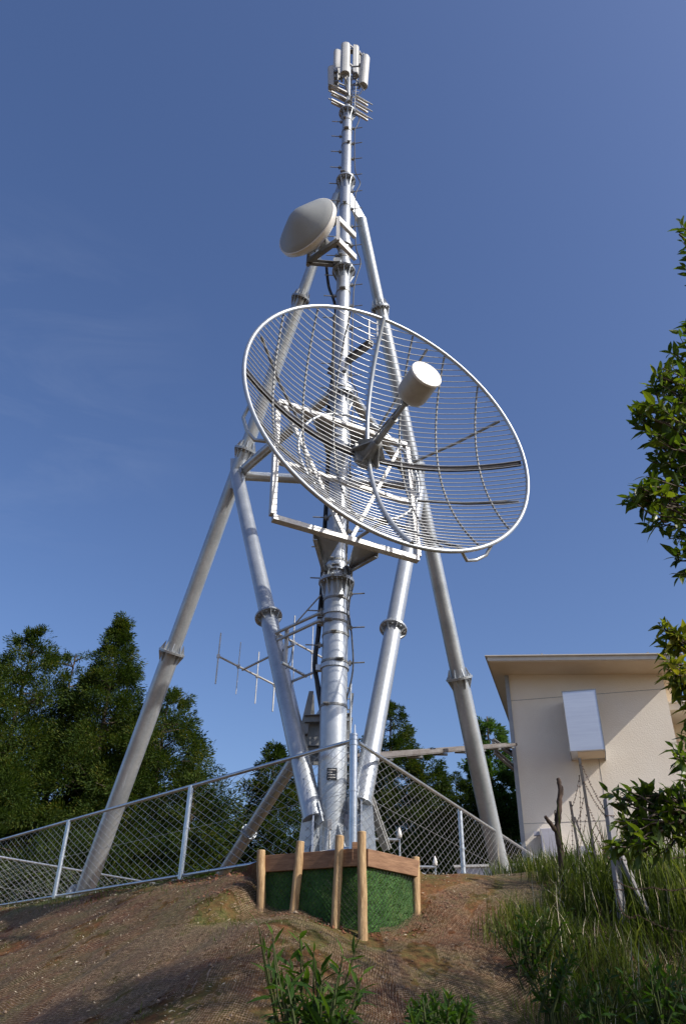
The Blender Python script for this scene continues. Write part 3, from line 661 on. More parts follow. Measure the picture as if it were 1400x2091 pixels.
panel(747, 120, 9.0, 1.02, .215, (.75,-.66), .06, 'pale rounded panel antenna leaning out on the right of the mast head')
panel(676, 142, 9.05, .72, .20, (-.95,.15), .04, 'pale panel antenna lowest on the left of the mast head')
panel(689, 108, 9.12, 1.12, .17, (-.93,-.3), 0, 'pale panel antenna seen edge on, left of the front panel')
panel(724, 98, 9.25, 1.15, .17, (.95,.1), 0, 'pale panel antenna seen edge on, right behind the front panel')
panel(740, 112, 9.42, 1.1, .14, (.5,.86), 0, 'pale thin panel antenna at the back right of the mast head')
ho = thing('mast_head_arms', 'three rows of paired grey cross arms below the panel antennas', 'bracket', (MX, MY, mz(220)))
for y0 in (193, 207, 223):
    z_ = mz(y0)
    for s_, (xa, ya), (xb, yb) in ((-1, (-36,-20), (0,-2)), (1, (14,3), (38,17))):
        for k_ in (0, 1):
            f = MB(); a = PZ(712+xa, y0+ya+k_*6, z_-.0); b = PZ(712+xb, y0+yb+k_*6, z_-.0); f.beam(a, b, .035, .035); f.build('cross_arm', M_BRIGHT, ho)
        f = MB(); f.tube(PZ(712+xa-(6 if s_ < 0 else -0), y0+ya-2, z_), PZ(712+xb+(10 if s_ > 0 else 0), y0+yb+4, z_), .011, n=6); f.build('threaded_rod', M_DARKSTEEL, ho)
sp = MB(); sp.path([(MX+.14, MY+.3, 16.2), (MX+.17, MY+.25, 17.0), (MX+.22, MY+.2, 17.9)], .012, 6)
for i in range(16): p_ = Vector((MX+.14+.005*i, MY+.3-.006*i, 16.2+.1*i)); sp.tube(p_-Vector((.05*(-1)**i,.02,0)), p_+Vector((.07*(-1)**i,.03,.05)), .008, n=5)
o = sp.build('whip_antenna', M_DARKSTEEL); tag(o, 'thin dark aerial with short spurs behind the panel antennas at the mast top', 'antenna')

# ---------------------------------------------------------------- yagi antennas low on the left
def yagi(A, B, els, zt, label, r=.015, names=('boom','element')):
    t = thing('yagi_antenna', label, 'antenna', A, 'yagi antennas low on the left of the mast'); f = MB(); f.tube(A, B, r, n=8); f.build('boom', M_BRIGHT, t)
    for x, y0, y1, rr in els:
        # foot of the element on the boom: same place along it, then vertical through that point
        k_ = (x-proj(A)[0])/(proj(B)[0]-proj(A)[0])
        lo, hi = -.3, 1.3
        for _ in range(40):
            m_ = (lo+hi)/2
            if proj(A+(B-A)*m_)[0] < x: lo = m_
            else: hi = m_
        P = A+(B-A)*lo; Dp = math.hypot(P.x, P.y); f = MB()
        za = PD(x, y0, Dp).z; zb = PD(x, y1, Dp).z
        f.tube((P.x, P.y, za), (P.x, P.y, zb), rr, n=8); f.box(P, .04, .03, .05); f.build('element', M_BRIGHT, t)
    return t
z1 = mz(1256); z2 = mz(1290); z3 = mz(1364)
yagi(PZ(448,1341,z2), PZ(599,1418,z2), [(446,1292,1397,.009),(487,1311,1418,.006),(525,1331,1437,.008),(560,1350,1453,.011),(597,1367,1450,.007)], 0, 'lower left yagi antenna with five upright rods on a sloping boom')
yagi(PZ(562,1291,z1), PZ(660,1344,z1), [(567,1262,1350,.006),(599,1257,1363,.009),(637,1279,1386,.006)], 0, 'upper right yagi antenna of upright rods, nearest the mast')
ya = thing('antenna_outrigger', 'paired grey pipe arms reaching left from the mast to the yagi antennas', 'bracket', (MX, MY, z1))
for a, b, rr in ((PZ(655,1251,z1), PZ(563,1293,z1), .021), (PZ(655,1266,z1-.1), PZ(567,1307,z1-.1), .021), (PZ(602,1315,z2), PZ(495,1368,z2), .016), (PZ(662,1364,z3), PZ(585,1396,z3), .017), (PZ(575,1353,z3), PZ(625,1381,z3), .019)):
    MB().tube(a, b, rr, n=12).build('arm', M_STEEL, ya)
Pm = PZ(586,1288,z1); f = MB(); f.tube(Pm+Vector((0,0,.05)), Vector((Pm.x, Pm.y, z3-.1)), .030, n=12); f.ring(Vector((Pm.x,Pm.y,z3-.05)), (0,0,1), .02, .05, .06); f.build('upright', M_BRIGHT, ya)
for z_ in (z1, z1-.1, z3):
    f = MB(); f.ring((MX, MY, z_), (0,0,1), .16, .178, .05); f.box((MX-.19, MY+.02, z_), .08, .08, .07); f.build('clamp', M_STEEL, ya)
f = MB(); f.tube(PD(655,1215,9.1), PD(604,1272,9.3), .010, n=6); f.build('guy_rod', M_STEEL, ya)
f = MB(); f.path([Pm+Vector((.02,-.04,-.1)), Pm+Vector((.09,-.05,-.25)), Pm+Vector((.07,-.06,-.45)), Pm+Vector((.02,-.05,-.55))], .006, 6); f.build('lead', M_BLACK, ya)
# small yagi behind the grid dish
sy = thing('small_yagi_antenna', 'small yagi aerial on a dark arm, seen through the top of the grid dish', 'antenna', (MX, MY, mz(745)))
zs = mz(742); f = MB(); f.channel(PZ(690,752,zs), PZ(757,699,zs), .09, .10, .01); f.channel(PZ(672,760,zs), PZ(690,741,zs), .09, .10, .01); f.build('arm', M_DARKSTEEL, sy)
e_ = PZ(753,702,zs); f = MB(); f.tube(e_-Vector((0,0,.08)), e_+Vector((0,0,.52)), .014, n=8); f.build('boom', M_BRIGHT, sy)
for k_ in range(5):
    f = MB(); p_ = e_+Vector((0,0,.02+.11*k_)); f.tube(p_-Vector((.02,.0,0)), p_+Vector((.24,.06,0)), .006, n=6); f.tube(p_+Vector((.13,.03,-.05)), p_+Vector((.13,.03,.06)), .009, n=6); f.build('element', M_BRIGHT, sy)
# ---------------------------------------------------------------- chain link fences
ZT, ZB = 2.466, 1.40
def chain_fence(name, label, A, B, posts, endposts, droop=0, ztop=ZT, zbot=ZB, pitch=.098, wr=.0026, bottom=True, footings=()):
    A = Vector(A); B = Vector(B); d = (B-A); Lh = d.length; d.normalize(); nn = Vector((d.y, -d.x, 0))
    t = thing(name, label, 'fence', (A.x, A.y, zbot))
    Vs = []; Fs = []; hh = ztop-zbot-.05; nz_ = int(round(hh/(pitch/2))); ns = 4; count = 0
    nw = int(Lh/pitch)
    base = np.array([A.x, A.y, zbot+.02]); dd = np.array([d.x, d.y, 0]); n3 = np.array([nn.x, nn.y, 0])
    for i in range(nw):
        pts = []
        for j in range(nz_+1):
            side = 1 if (j+i) % 2 else 0
            pts.append(base+dd*((i+side*1.06-.03)*pitch+pitch*.0)+n3*(.004 if side else -.004)+np.array([0,0,j*hh/nz_]))
        pts = np.array(pts); m_ = len(pts); ofs = []
        for q in range(ns):
            an_ = 2*math.pi*q/ns+.785; ofs.append(n3*math.cos(an_)*wr+dd*math.sin(an_)*wr*1.3)
        ring = (pts[:,None,:]+np.array(ofs)[None]).reshape(-1, 3); Vs.append(ring)
        j = np.arange(m_-1)[:,None]; q = np.arange(ns)[None]; q2 = (q+1) % ns
        Fs.append((np.stack([j*ns+q, j*ns+q2, (j+1)*ns+q2, (j+1)*ns+q], -1).reshape(-1, 4))+count); count += len(ring)
    np_mesh('chain_link_mesh', np.concatenate(Vs), np.concatenate(Fs), M_WIRE, t)
    up = Vector((0,0,1)); a3 = Vector((A.x, A.y, 0)); b3 = Vector((B.x, B.y, 0))
    MB().tube(a3+up*ztop, b3+up*ztop, .023, n=14).build('top_rail', M_POST, t)
    if bottom: MB().tube(a3+up*(zbot-.01)+nn*.012, b3+up*(zbot-.01)+nn*.012, .021, n=14).build('bottom_rail', M_POST, t)
    mw = MB(); mw.tube(a3+up*((ztop+zbot)/2)+nn*.01, b3+up*((ztop+zbot)/2)+nn*.01, .0022, n=5); mw.build('tension_wire', M_WIRE, t)
    for P, rr, ht in posts:
        P = Vector((P[0], P[1], 0))-nn*.02 if rr < .038 else Vector((P[0], P[1], 0)); f = MB(); f.tube(P+up*(zbot-.25), P+up*(ztop+ht), rr, n=20)
        if ht > 0: f.ring(P+up*(ztop+ht), up, .0, rr+.004, .02); f.ring(P+up*(ztop-.04), up, rr*.9, rr+.006, .03); f.ring(P+up*(ztop+.02), up, rr*.9, rr+.006, .03)
        po = f.build('post', M_POST, t)
        f = MB(); f.ring(P+up*((ztop+zbot)/2+.01), up, rr*.9, rr+.005, .022); f.box(P+up*((ztop+zbot)/2+.01)+nn*(rr+.008), .03, .015, .02); f.build('band', M_POST, po)
    for P, s_ in footings:
        P = Vector(P); MB().add([P+Vector((a*s_*q, b*s_*q, z_)) for z_, q in ((-.3,1.1),(.0,.9)) for a in (-1,1) for b in (-1,1)], [(0,1,3,2),(4,6,7,5),(0,4,5,1),(2,3,7,6),(0,2,6,4),(1,5,7,3)]).build('footing', M_CONC, t, .012)
    return t
CP = PZ(722, 1512, ZT); LEND = PZ(0, 1716, ZT); LE2 = CP+(LEND-CP)*1.22
lp = [PZ(398, 1606, ZT), PZ(148, 1676, ZT)]
fd = (LEND-CP).normalized()
def onl(p): return CP+fd*((p-CP).dot(fd))
lp = [onl(p) for p in lp]; lp.append(lp[1]+(lp[1]-lp[0]))
chain_fence('chain_link_fence', 'galvanised chain link fence running from the tall corner post down to the left', (CP.x, CP.y, 0), (LE2.x, LE2.y, 0),
    [((CP.x, CP.y), .041, .06)]+[((p.x, p.y), .034, 0) for p in lp], None, footings=[(Vector((p.x, p.y, 1.33)), .12) for p in lp[:2]])
REND = PZ(1140, 1781, ZT); rd = (REND-CP).normalized()
def onr(p): return CP+rd*((p-CP).dot(rd))
rp = [onr(PZ(948, 1652, ZT)), onr(PZ(1110, 1747, ZT))]
chain_fence('chain_link_fence', 'galvanised chain link fence running from the corner post back to the right towards the building', (CP.x+.05, CP.y+.08, 0), (REND.x, REND.y, 0),
    [((p.x, p.y), .034, 0) for p in rp], None, bottom=True)
fa = PZ(0, 1752, ZT-.02); fb = PZ(345, 1811, ZT-.02); fe = (fb-fa)
chain_fence('chain_link_fence', 'far chain link fence seen low through the left fence, in front of the trees', (fa.x-fe.x*.4, fa.y-fe.y*.4, 0), (fb.x+fe.x*.5, fb.y+fe.y*.5, 0),
    [((fa+fe*k_).to_tuple()[:2], .03, 0) for k_ in (-.1, .45, .98)], None, wr=.0032, bottom=False)
f = MB(); f.tube(PD(724,1508,8.75), PD(724,1480,8.75), .010, n=8); f.tube(PD(724,1700,8.75), PD(724,1508,8.75), .012, n=8); o = f.build('earth_rod', M_POST); tag(o, 'thin upright grey rod sticking up just behind the fence corner post', 'rod')
# small lamps on pipe arms inside the compound
def pipe_lamp(x, y, D_, ax, label, arm):
    p = PD(x, y, D_); t = thing('pipe_lamp', label, 'lamp', (p.x, p.y, GZ), 'small lamps on pipe stands behind the fence')
    f = MB(); f.tube((p.x, p.y, GZ), p, .014, n=8)
    if arm: f.tube(p-Vector((0,0,.02)), p+Vector((-arm,0,-.02)), .022, n=8); f.tube((p.x-arm, p.y, GZ), (p.x-arm, p.y, p.z-.02), .02, n=8)
    f.build('stand', M_STEEL, t)
    f = MB(); f.lathe(p, (0,0,1), [(.022,0),(.034,.01),(.036,.05),(.026,.09),(.009,.135),(0,.145)], 16); f.build('lamp_cover', M_GLASSY, t)
pipe_lamp(815, 1712, 11.3, 0, 'small white pointed lamp on a pipe, upper of two behind the right fence', .42)
pipe_lamp(888, 1768, 13.0, 0, 'small white pointed lamp lower right, behind the fence near its bottom', .5)
pipe_lamp(641, 1660, 9.35, 0, 'small white pointed lamp between the mast foot and the left brace', 0)

# ---------------------------------------------------------------- timber corner
tw = thing('timber_retaining_corner', 'green turf filled retaining corner held by pale log stakes and reddish boards', 'retaining wall', (APEX.x, APEX.y, .6))
kA = PD(741, 1716, 8.03); kL = PD(532, 1760, 8.62); kR = PD(850, 1762, 8.72)
ztb = (kA.z+kL.z+kR.z)/3
kA.z = kL.z = kR.z = ztb
dl = (kL-kA).normalized(); dr_ = (kR-kA).normalized()
nl = Vector((dl.y, -dl.x, 0)); nl = nl if nl.y < 0 else -nl
nr = Vector((dr_.y, -dr_.x, 0)); nr = nr if nr.y < 0 else -nr
bh = .155
f = MB(); f.beam(kA-Vector((0,0,bh/2))+nl*.012, kL-Vector((0,0,bh/2))+nl*.012+dl*.02, .05, bh); f.build('top_board', M_BOARD, tw, .004)
f = MB(); f.beam(kA-Vector((0,0,bh/2))+nr*.012+dr_*.03, kR-Vector((0,0,bh/2))+nr*.012, .05, bh); f.build('top_board', M_BOARD, tw, .004)
f = MB(); f.box(kA-Vector((0.045,-.06,.02)), .12, .10, .16); f.build('corner_block', M_BOARD, tw, .004)
def turf_mat():
    m = bpy.data.materials.new('netted_turf'); m.use_nodes = True; t = m.node_tree; b = t.nodes['Principled BSDF']; N = t.nodes.new; L = t.links.new
    tc = N('ShaderNodeTexCoord'); n1 = N('ShaderNodeTexNoise'); n1.inputs['Scale'].default_value = 9; n1.inputs['Detail'].default_value = 10; n1.inputs['Roughness'].default_value = .8; L(tc.outputs['Object'], n1.inputs['Vector'])
    r = N('ShaderNodeValToRGB'); e = r.color_ramp; e.elements[0].position = .35; e.elements[0].color = (.02,.075,.014,1); e.elements[1].position = .72; e.elements[1].color = (.17,.22,.07,1); x = e.elements.new(.52); x.color = (.055,.15,.03,1)
    L(n1.outputs[0], r.inputs[0]); L(r.outputs[0], b.inputs['Base Color']); b.inputs['Roughness'].default_value = .9
    n2 = N('ShaderNodeTexNoise'); n2.inputs['Scale'].default_value = 130; n2.inputs['Detail'].default_value = 4; L(tc.outputs['Object'], n2.inputs['Vector'])
    bp = N('ShaderNodeBump'); bp.inputs['Strength'].default_value = 1; bp.inputs['Distance'].default_value = .012; L(n2.outputs[0], bp.inputs['Height']); L(bp.outputs[0], b.inputs['Normal']); return m
M_TURF = turf_mat()
def turf_face(a, b, n_out):
    NU, NV = 60, 40; V = []
    for j in range(NV):
        t_ = j/(NV-1)
        for i in range(NU):
            s_ = i/(NU-1); p = a+(b-a)*s_; dep = (ztb-.08)-t_*.95
            bul = .05*math.sin(math.pi*min(1, s_*1.02))*math.sin(math.pi*t_)+.012*math.sin(9*s_+3*t_)*math.sin(7*t_+4*s_)+.02*t_
            V.append((p.x+n_out.x*(bul-.02), p.y+n_out.y*(bul-.02), dep))
    ix = np.arange(NU*NV).reshape(NV, NU); return V, np.stack([ix[:-1,:-1], ix[:-1,1:], ix[1:,1:], ix[1:,:-1]], -1).reshape(-1, 4)
for a, b, n_o in ((kA, kL, nl), (kA, kR, nr)):
    V, F4 = turf_face(a, b, n_o); tf = np_mesh('turf_face', V, F4, M_TURF, tw, True)
    # short blades and the diamond net over the turf
    V = np.array(V); s_ = RNG.uniform(0, 1, 6000); t_ = RNG.uniform(0, 1, 6000); ii = (t_*39).astype(int)*60+(s_*59).astype(int); c_ = V[ii]+RNG.normal(0, .008, (6000,3))
    dd_ = np.stack([np.full(6000, n_o.x), np.full(6000, n_o.y), np.full(6000, .6)], -1)*RNG.uniform(.008, .028, 6000)[:,None]+RNG.normal(0, .008, (6000,3)); sdv = RNG.normal(0, .0022, (6000,3))
    np_mesh('turf_blades', np.stack([c_-sdv, c_+sdv, c_+dd_], 1).reshape(-1, 3), np.arange(18000).reshape(-1, 3), L_GRASS if False else leafmat('turf_blade', [(.02,.07,.012),(.07,.16,.03),(.20,.23,.08)], .3), tf)
    Wd = (b-a).length; nt_ = MB(); dirn = (b-a).normalized(); p_ = .05
    def tp(u_, z_): 
        s2 = min(max(u_/Wd, 0), 1); t2 = min(max(z_/.95, 0), 1); q = a+(b-a)*s2; bul = .05*math.sin(math.pi*min(1, s2*1.02))*math.sin(math.pi*t2)+.02*t2
        return Vector((q.x, q.y, ztb-.08-z_))+n_o*(bul+.004)
    for i in range(int((Wd+.95)/p_)):
        for sg in (1, -1):
            pts = []
            for k_ in range(14):
                z_ = .95*k_/13; u_ = i*p_-(z_ if sg > 0 else .95-z_)
                if 0 <= u_ <= Wd: pts.append(tp(u_, z_))
            if len(pts) > 1: nt_.path(pts, .0016, 3, cap=False)
    nt_.build('turf_net', M_RUST, tf)
fill = MB(); back = Vector((-.05, 9.25, ztb)); lo_ = ztb-.9
P4 = [kA+Vector((0,.04,-.02)), kR+Vector((-.02,.04,-.02)), Vector((1.0, 9.6, ztb-.02)), Vector((-1.2, 9.6, ztb-.02)), kL+Vector((.02,.04,-.02))]
fill.add(P4+[Vector((p.x, p.y, lo_)) for p in P4], [(0,1,2,3,4),(9,8,7,6,5)]+[(i, (i+1) % 5+0, (i+1) % 5+5, i+5) for i in range(5)]); fill.build('soil_fill', M_GROUND, tw)
for (x0, y0, x1, y1, D_, rr) in ((533,1738,533,1868,8.55,.042),(613,1720,598,1880,8.33,.042),(693,1708,684,1892,8.06,.042),(738,1700,740,1900,7.93,.043),(848,1752,850,1830,8.72,.042)):
    a = PD(x0, y0, D_); b = PD(x1, y1, D_-.03); b = b+(b-a).normalized()*.42
    f = MB(); f.path([a+(b-a)*t_+Vector((random.uniform(-.003,.003), 0, 0)) for t_ in np.linspace(0,1,8)], [rr*random.uniform(.95,1.04) for _ in range(8)], 18); st = f.build('log_stake', M_LOG, tw)
    f = MB(); dq = (a-b).normalized(); f.lathe(a, dq, [(rr*1.0,-.001),(rr*.97,.006),(0,.008)], 18, False); f.build('cut_end', M_LOGEND, st)
# loose red clods round the timber corner
cl = MB()
for i in range(420):
    q = random.random(); s_ = random.choice((0,1,2)); 
    if s_ == 0: p = kA+(kL-kA)*(q*1.5)+nl*random.uniform(.04,.25)
    elif s_ == 1: p = kA+(kR-kA)*(q*1.6)+nr*random.uniform(.04,.28)
    else: p = Vector((random.uniform(-2.0,-.7), 0, 0)); p.y = 8.2-.95*(p.x-.05)+random.uniform(-.35,.1)
    rr = random.uniform(.004,.018)*random.choice((1,1,1.6)); z_ = float(terrain(p.x, p.y))+rr*.3
    vs = [(p.x+rr*random.uniform(.7,1.3)*a, p.y+rr*random.uniform(.7,1.3)*b, z_+rr*random.uniform(.6,1.1)*c_) for a, b, c_ in ((1,0,0),(-1,0,0),(0,1,0),(0,-1,0),(0,0,1),(0,0,-1))]
    cl.add(vs, [(0,2,4),(2,1,4),(1,3,4),(3,0,4),(2,0,5),(1,2,5),(3,1,5),(0,3,5)])
tag(cl.build('soil_clods', mat('red_clay', (.13,.05,.025), .95, 0, (.24,.10,.05), 20, bump=.6)), 'loose red clay clods along the cut at the fence foot', 'soil', kind='stuff')

# ---------------------------------------------------------------- building
bd = thing('building', 'cream stucco flat roofed building beyond the fence on the right', 'building', (4.08, 18.15, GZ))
Bang = rad(-17.0); bx_ = Vector((math.cos(Bang), math.sin(Bang), 0)); by_ = Vector((-math.sin(Bang), math.cos(Bang), 0)); O = PD(1035, 1378, 18.6); Hw = O.z
OB = Vector((O.x, O.y, 0)); up = Vector((0,0,1))
def W(a, b, z): return OB+bx_*a+by_*b+up*z          # a along the front, b into the building
def onwall(x, y): return PP(x, y, OB, by_)
pr_ = onwall(1356, 1402); WID = (pr_-OB).dot(bx_)
slope = (onwall(1356,1385).z-Hw)/WID*.3
ax3 = (bx_, by_, up)
_zr = onwall(1343, 1377).z
f = MB(); _v = [W(a, b, z) for a, zt_ in ((0, Hw-.002), (WID, _zr-.002)) for b in (0, 8.0) for z in (GZ-.5, zt_)]
f.add(_v, [(0,1,3,2),(4,6,7,5),(0,4,5,1),(2,3,7,6),(0,2,6,4),(1,5,7,3)]); f.build('wall', M_WALL, bd)
f = MB()
zl = [onwall(1043,1431).z, onwall(1070,1682).z]
for z_ in zl: f.box(W(WID/2, -.0015, z_), WID-.02, .006, .013, ax3)
jx = (onwall(1222,1555)-OB).dot(bx_); f.box(W(jx, -.0015, (zl[0]+GZ)/2-.4), .012, .0065, zl[0]-GZ-1, ax3); f.build('panel_joint', M_CONC, bd)
f = MB(); f.box(W(-.02, -.02, (Hw+GZ)/2-.02), .09, .09, Hw-GZ-.04, ax3); f.build('corner_trim', M_TRIM, bd)
ovl, ovf = .33, .86
zR = onwall(1343, 1377).z; print('ROOF', Hw, zR, WID)
RS = (zR-Hw)/(WID)
def slab(mb, a0, a1, b0, b1, z0, z1):              # sloping slab: falls towards the right
    vs = [W(a, b, Hw+RS*a+z) for a in (a0, a1) for b in (b0, b1) for z in (z0, z1)]
    mb.add(vs, [(0,1,3,2),(4,6,7,5),(0,4,5,1),(2,3,7,6),(0,2,6,4),(1,5,7,3)])
rf = MB(); slab(rf, -ovl, WID+ovl, -ovf, 8.3, 0, .04); rfo = rf.build('soffit', M_SOFFIT, bd)
rf = MB(); slab(rf, -ovl-.03, WID+ovl+.03, -ovf-.03, -ovf, .02, .12); slab(rf, -ovl-.03, -ovl, -ovf, 8.3, .03, .15); slab(rf, WID+ovl, WID+ovl+.03, -ovf, 8.3, .03, .15)
slab(rf, -ovl-.08, WID+ovl+.08, -ovf-.08, 8.4, .12, .145); roof = rf.build('roof', M_FASCIA, bd)
for a in (.9, WID-.3): MB().box(W(a, -ovf, Hw+RS*a+.165), .05, .05, .05, ax3).build('roof_bracket', M_TRIM, roof)
# duct box on the wall
q0 = onwall(1146, 1412); q1 = onwall(1236, 1552)
dpt = .75
pf = OB-by_*dpt
fa_ = PP(1147, 1413, pf, by_); fb_ = PP(1212, 1407, pf, by_); fc_ = PP(1234, 1530, pf, by_)
wbx = (fb_-fa_).dot(bx_); hbx = fa_.z-fc_.z; ca = (fa_-OB).dot(bx_)+wbx/2; cz = (fa_.z+fc_.z)/2
ca = ((fa_-OB).dot(bx_)+(fc_-OB).dot(bx_))/2; wbx = (fc_-OB).dot(bx_)-(fa_-OB).dot(bx_)
t = thing('wall_duct_box', 'tall stainless steel box hood mounted on the cream wall', 'duct box', W(ca, 0, cz))
f = MB(); f.box(W(ca, -dpt/2-.002, cz), wbx, dpt, hbx, ax3); f.build('casing', M_INOX, t, .006)
f = MB(); f.box(W(ca, -dpt/2, cz+hbx/2+.006), wbx+.03, dpt+.03, .012, ax3); f.box(W(ca-wbx/2-.006, -dpt/2, cz-.01), .012, dpt+.02, hbx, ax3); f.box(W(ca+wbx/2+.006, -dpt/2, cz-.02), .012, dpt+.02, hbx+.05, ax3); f.build('edge_trim', M_TRIM, t)
f = MB(); f.box(W(ca+wbx*.1, -dpt/2, cz-hbx/2-.004), wbx*.8, dpt*.8, .006, ax3); f.build('bottom_panel', M_SOFFIT, t)
# lower wing to the right
wg = thing('building_wing', 'lower cream wing of the building at the right edge', 'building', W(WID+2, 2.5, GZ))
hw2 = PP(1372, 1480, OB+by_*2.4, by_).z
f = MB(); f.box(W(WID+3.0, 4.9, (hw2+GZ-.5)/2), 5.96, 5.0, hw2-GZ+.5, ax3); f.build('wall', M_WALL, wg)
f = MB(); f.box(W(WID+3.05, 4.3, hw2+.08), 6.1, 6.2, .16, ax3); f.box(W(WID+3.07, 4.3, hw2+.175), 6.2, 6.3, .03, ax3); f.build('roof', M_FASCIA, wg)
# cabinets against the wall
def cabinet(x0, y0, x1, y1, dep, label, lamp=False):
    pf = OB-by_*dep; a = PP(x0, y0, pf, by_); b = PP(x1, y1, pf, by_)
    A = (a-OB).dot(bx_); Bq = (b-OB).dot(bx_); t = thing('equipment_cabinet', label, 'cabinet', W((A+Bq)/2, -dep/2, GZ), 'grey cabinets at the foot of the wall')
    f = MB(); f.box(W((A+Bq)/2, -dep/2-.02, (a.z+GZ)/2), Bq-A, dep, a.z-GZ, ax3); f.build('casing', M_CAB, t, .01)
    f = MB(); f.box(W((A+Bq)/2, -dep-.028, (a.z+GZ)/2+.02), (Bq-A)*.9, .012, (a.z-GZ)*.86, ax3); dq = f.build('door', M_CAB, t)
    f = MB(); f.box(W(A+(Bq-A)*.12, -dep-.05, (a.z+GZ)/2), .03, .03, .12, ax3); f.build('handle', M_DARKSTEEL, dq)
cabinet(1101, 1692, 1152, 1830, .35, 'grey steel cabinet against the cream wall, just right of the fence end')
cabinet(1175, 1728, 1228, 1830, .3, 'grey steel cabinet behind the barbed wire posts, half hidden by grass')
cabinet(1252, 1735, 1290, 1830, .25, 'narrow grey cabinet low on the wall behind the concrete post')
f = MB(); a = onwall(1097,1707); f.tube(a-by_*.22, a-by_*.02, .02, n=8); f.box(a-by_*.25, .12, .10, .08, ax3); o = f.build('wall_light', M_CAB); tag(o, 'small grey spotlight on the wall above the left cabinet', 'light')
# low pale plant units seen through the fence
t = thing('plant_unit', 'long pale grey plant unit low behind the right fence', 'plant unit', (2.4, 15.5, GZ))
f = MB(); q = PD(1040, 1775, 16.3); f.box((q.x-.2, q.y, (q.z+GZ)/2), 1.5, .6, q.z-GZ, ax3); f.build('casing', M_CAB, t, .01)
f = MB(); f.box((q.x-.2, q.y, q.z+.02), 1.6, .7, .04, ax3); f.box((q.x-.25, q.y-.34, q.z-.28), 1.4, .03, .05, ax3); f.build('lid', M_WHITE, t)
# cable bridge to the building
t = thing('cable_bridge', 'long grey cable duct running from the building to the tower', 'cable duct', PD(900, 1540, 12))
zb_ = mz(1545); e0 = Vector((MX+.25, MY+.5, zb_)); e1 = PZ(1046, 1524, PD(1046, 1524, 18.3).z)
a1 = PD(770, 1546, 10.6); a2 = PD(1045, 1522, 18.3)
dz_ = (a2-a1)
f = MB(); f.beam(a1-dz_*.1, a2, .20, .05); f.build('duct', M_DUCT, t)
f = MB()
for s_ in (-1, 1): f.beam(a1-dz_*.1+Vector((s_*.11,0,.03)), a2+Vector((s_*.11,0,.03)), .018, .05)
f.build('side_rail', M_DUCT, t)
for k_ in range(7): p = a1+dz_*(k_/6.5+.03); MB().box(p-Vector((0,0,.045)), .24, .05, .03).build('cross_piece', M_DARKSTEEL, t)
f = MB(); w0 = W(0, .3, a2.z+.15); f.channel(PD(1006, 1513, 18.0), W(-.03, .25, PD(1040,1560,18.6).z+.25), .08, .10, .012); f.channel(PD(1010, 1535, 18.0), W(-.03, .1, PD(1045,1570,18.6).z), .08, .10, .012); f.build('wall_bracket', M_TRIM, t)

# ---------------------------------------------------------------- barbed wire posts, concrete posts, dead stump
bw = thing('barbed_wire_fence', 'sagging barbed wire on dark leaning angle iron posts in the grass', 'fence', PD(1215, 1790, 8.2))
posts = []
for (x0, y0, x1, y1, D_, w_) in ((1182,1548,1217,1770,9.2,.032),(1163,1636,1184,1760,9.4,.028),(1172,1668,1200,1745,9.6,.022)):
    a = PD(x0, y0, D_); b = PD(x1, y1, D_-.05); b2 = b+(b-a).normalized()*.35
    f = MB(); f.beam(a, b2, .006, w_, (1,.2,0)); f.beam(a+Vector((.0,w_/2,0)), b2+Vector((0,w_/2,0)), w_, .006, (1,0,0)); f.build('angle_post', M_RUST, bw); posts.append((a, b))
def barbed(pts, n_=None):
    f = MB(); pts = [Vector(p) for p in pts]; P = []
    for i in range(len(pts)-1):
        for k_ in range(12):
            t_ = k_/12; q = pts[i].lerp(pts[i+1], t_); q = q+Vector((0,0,-.035*math.sin(math.pi*t_))); P.append(q)
    P.append(pts[-1]); f.path([p+Vector((.003*math.sin(i*2.),0,.003*math.cos(i*2.))) for i, p in enumerate(P)], .0024, 4)
    L = sum((P[i+1]-P[i]).length for i in range(len(P)-1)); n_ = int(L/.048)
    for i in range(n_):
        t_ = i/n_*(len(P)-1); k_ = int(t_); q = P[k_].lerp(P[min(k_+1, len(P)-1)], t_-k_)
        for j in range(2):
            e = Vector((random.uniform(-1,1), random.uniform(-1,1), random.uniform(-1,1))).normalized()*.014; f.tube(q-e, q+e, .0022, n=4)
        f.box(q, .009, .009, .009)
    f.build('barbed_wire', M_BARB, bw)
pA = posts[0][0]; cpT = PD(1240, 1640, 7.4)
for k_, (ya, xb, yb) in enumerate(((1560,1234,1655),(1597,1236,1668),(1643,1243,1735),(1690,1248,1760))):
    a = PD(1184+(ya-1548)*.155, ya, 9.18); barbed([a, PD(xb, yb, 8.45)])
for (xa, ya, xb, yb) in ((1182,1584,1166,1650),(1190,1630,1176,1680),(1196,1665,1180,1735),(1182,1584,1184,1700),(1165,1650,1168,1740)): barbed([PD(xa, ya, 9.2), PD(xb, yb, 9.45)])
barbed([PD(1250, 1752, 8.4), PD(1330, 1745, 8.2), PD(1420, 1742, 7.8)]); barbed([PD(1258, 1800, 8.35), PD(1330, 1812, 7.5), PD(1420, 1805, 7.8)]); barbed([PD(1252,1800,8.4), PD(1268,1862,8.3), PD(1300,1868,8.0), PD(1420,1905,7.6)]); 
t = thing('concrete_post', 'leaning pale concrete fence post with a diagonal prop in the grass', 'post', PD(1280, 1930, 8.2))
a = PD(1239, 1632, 8.5); b = PD(1274, 1905, 8.42); b = b+(b-a).normalized()*.2; f = MB(); f.beam(a, b, .066, .066, (1,.3,0)); f.build('post', M_CONCPOST, t, .006)
f = MB()
for k_ in (.12,.36,.6,.8): p = a.lerp(b, k_); f.ring(p, (b-a), .05, .056, .006, 4)
f.build('tie_wire', M_BARB, t)
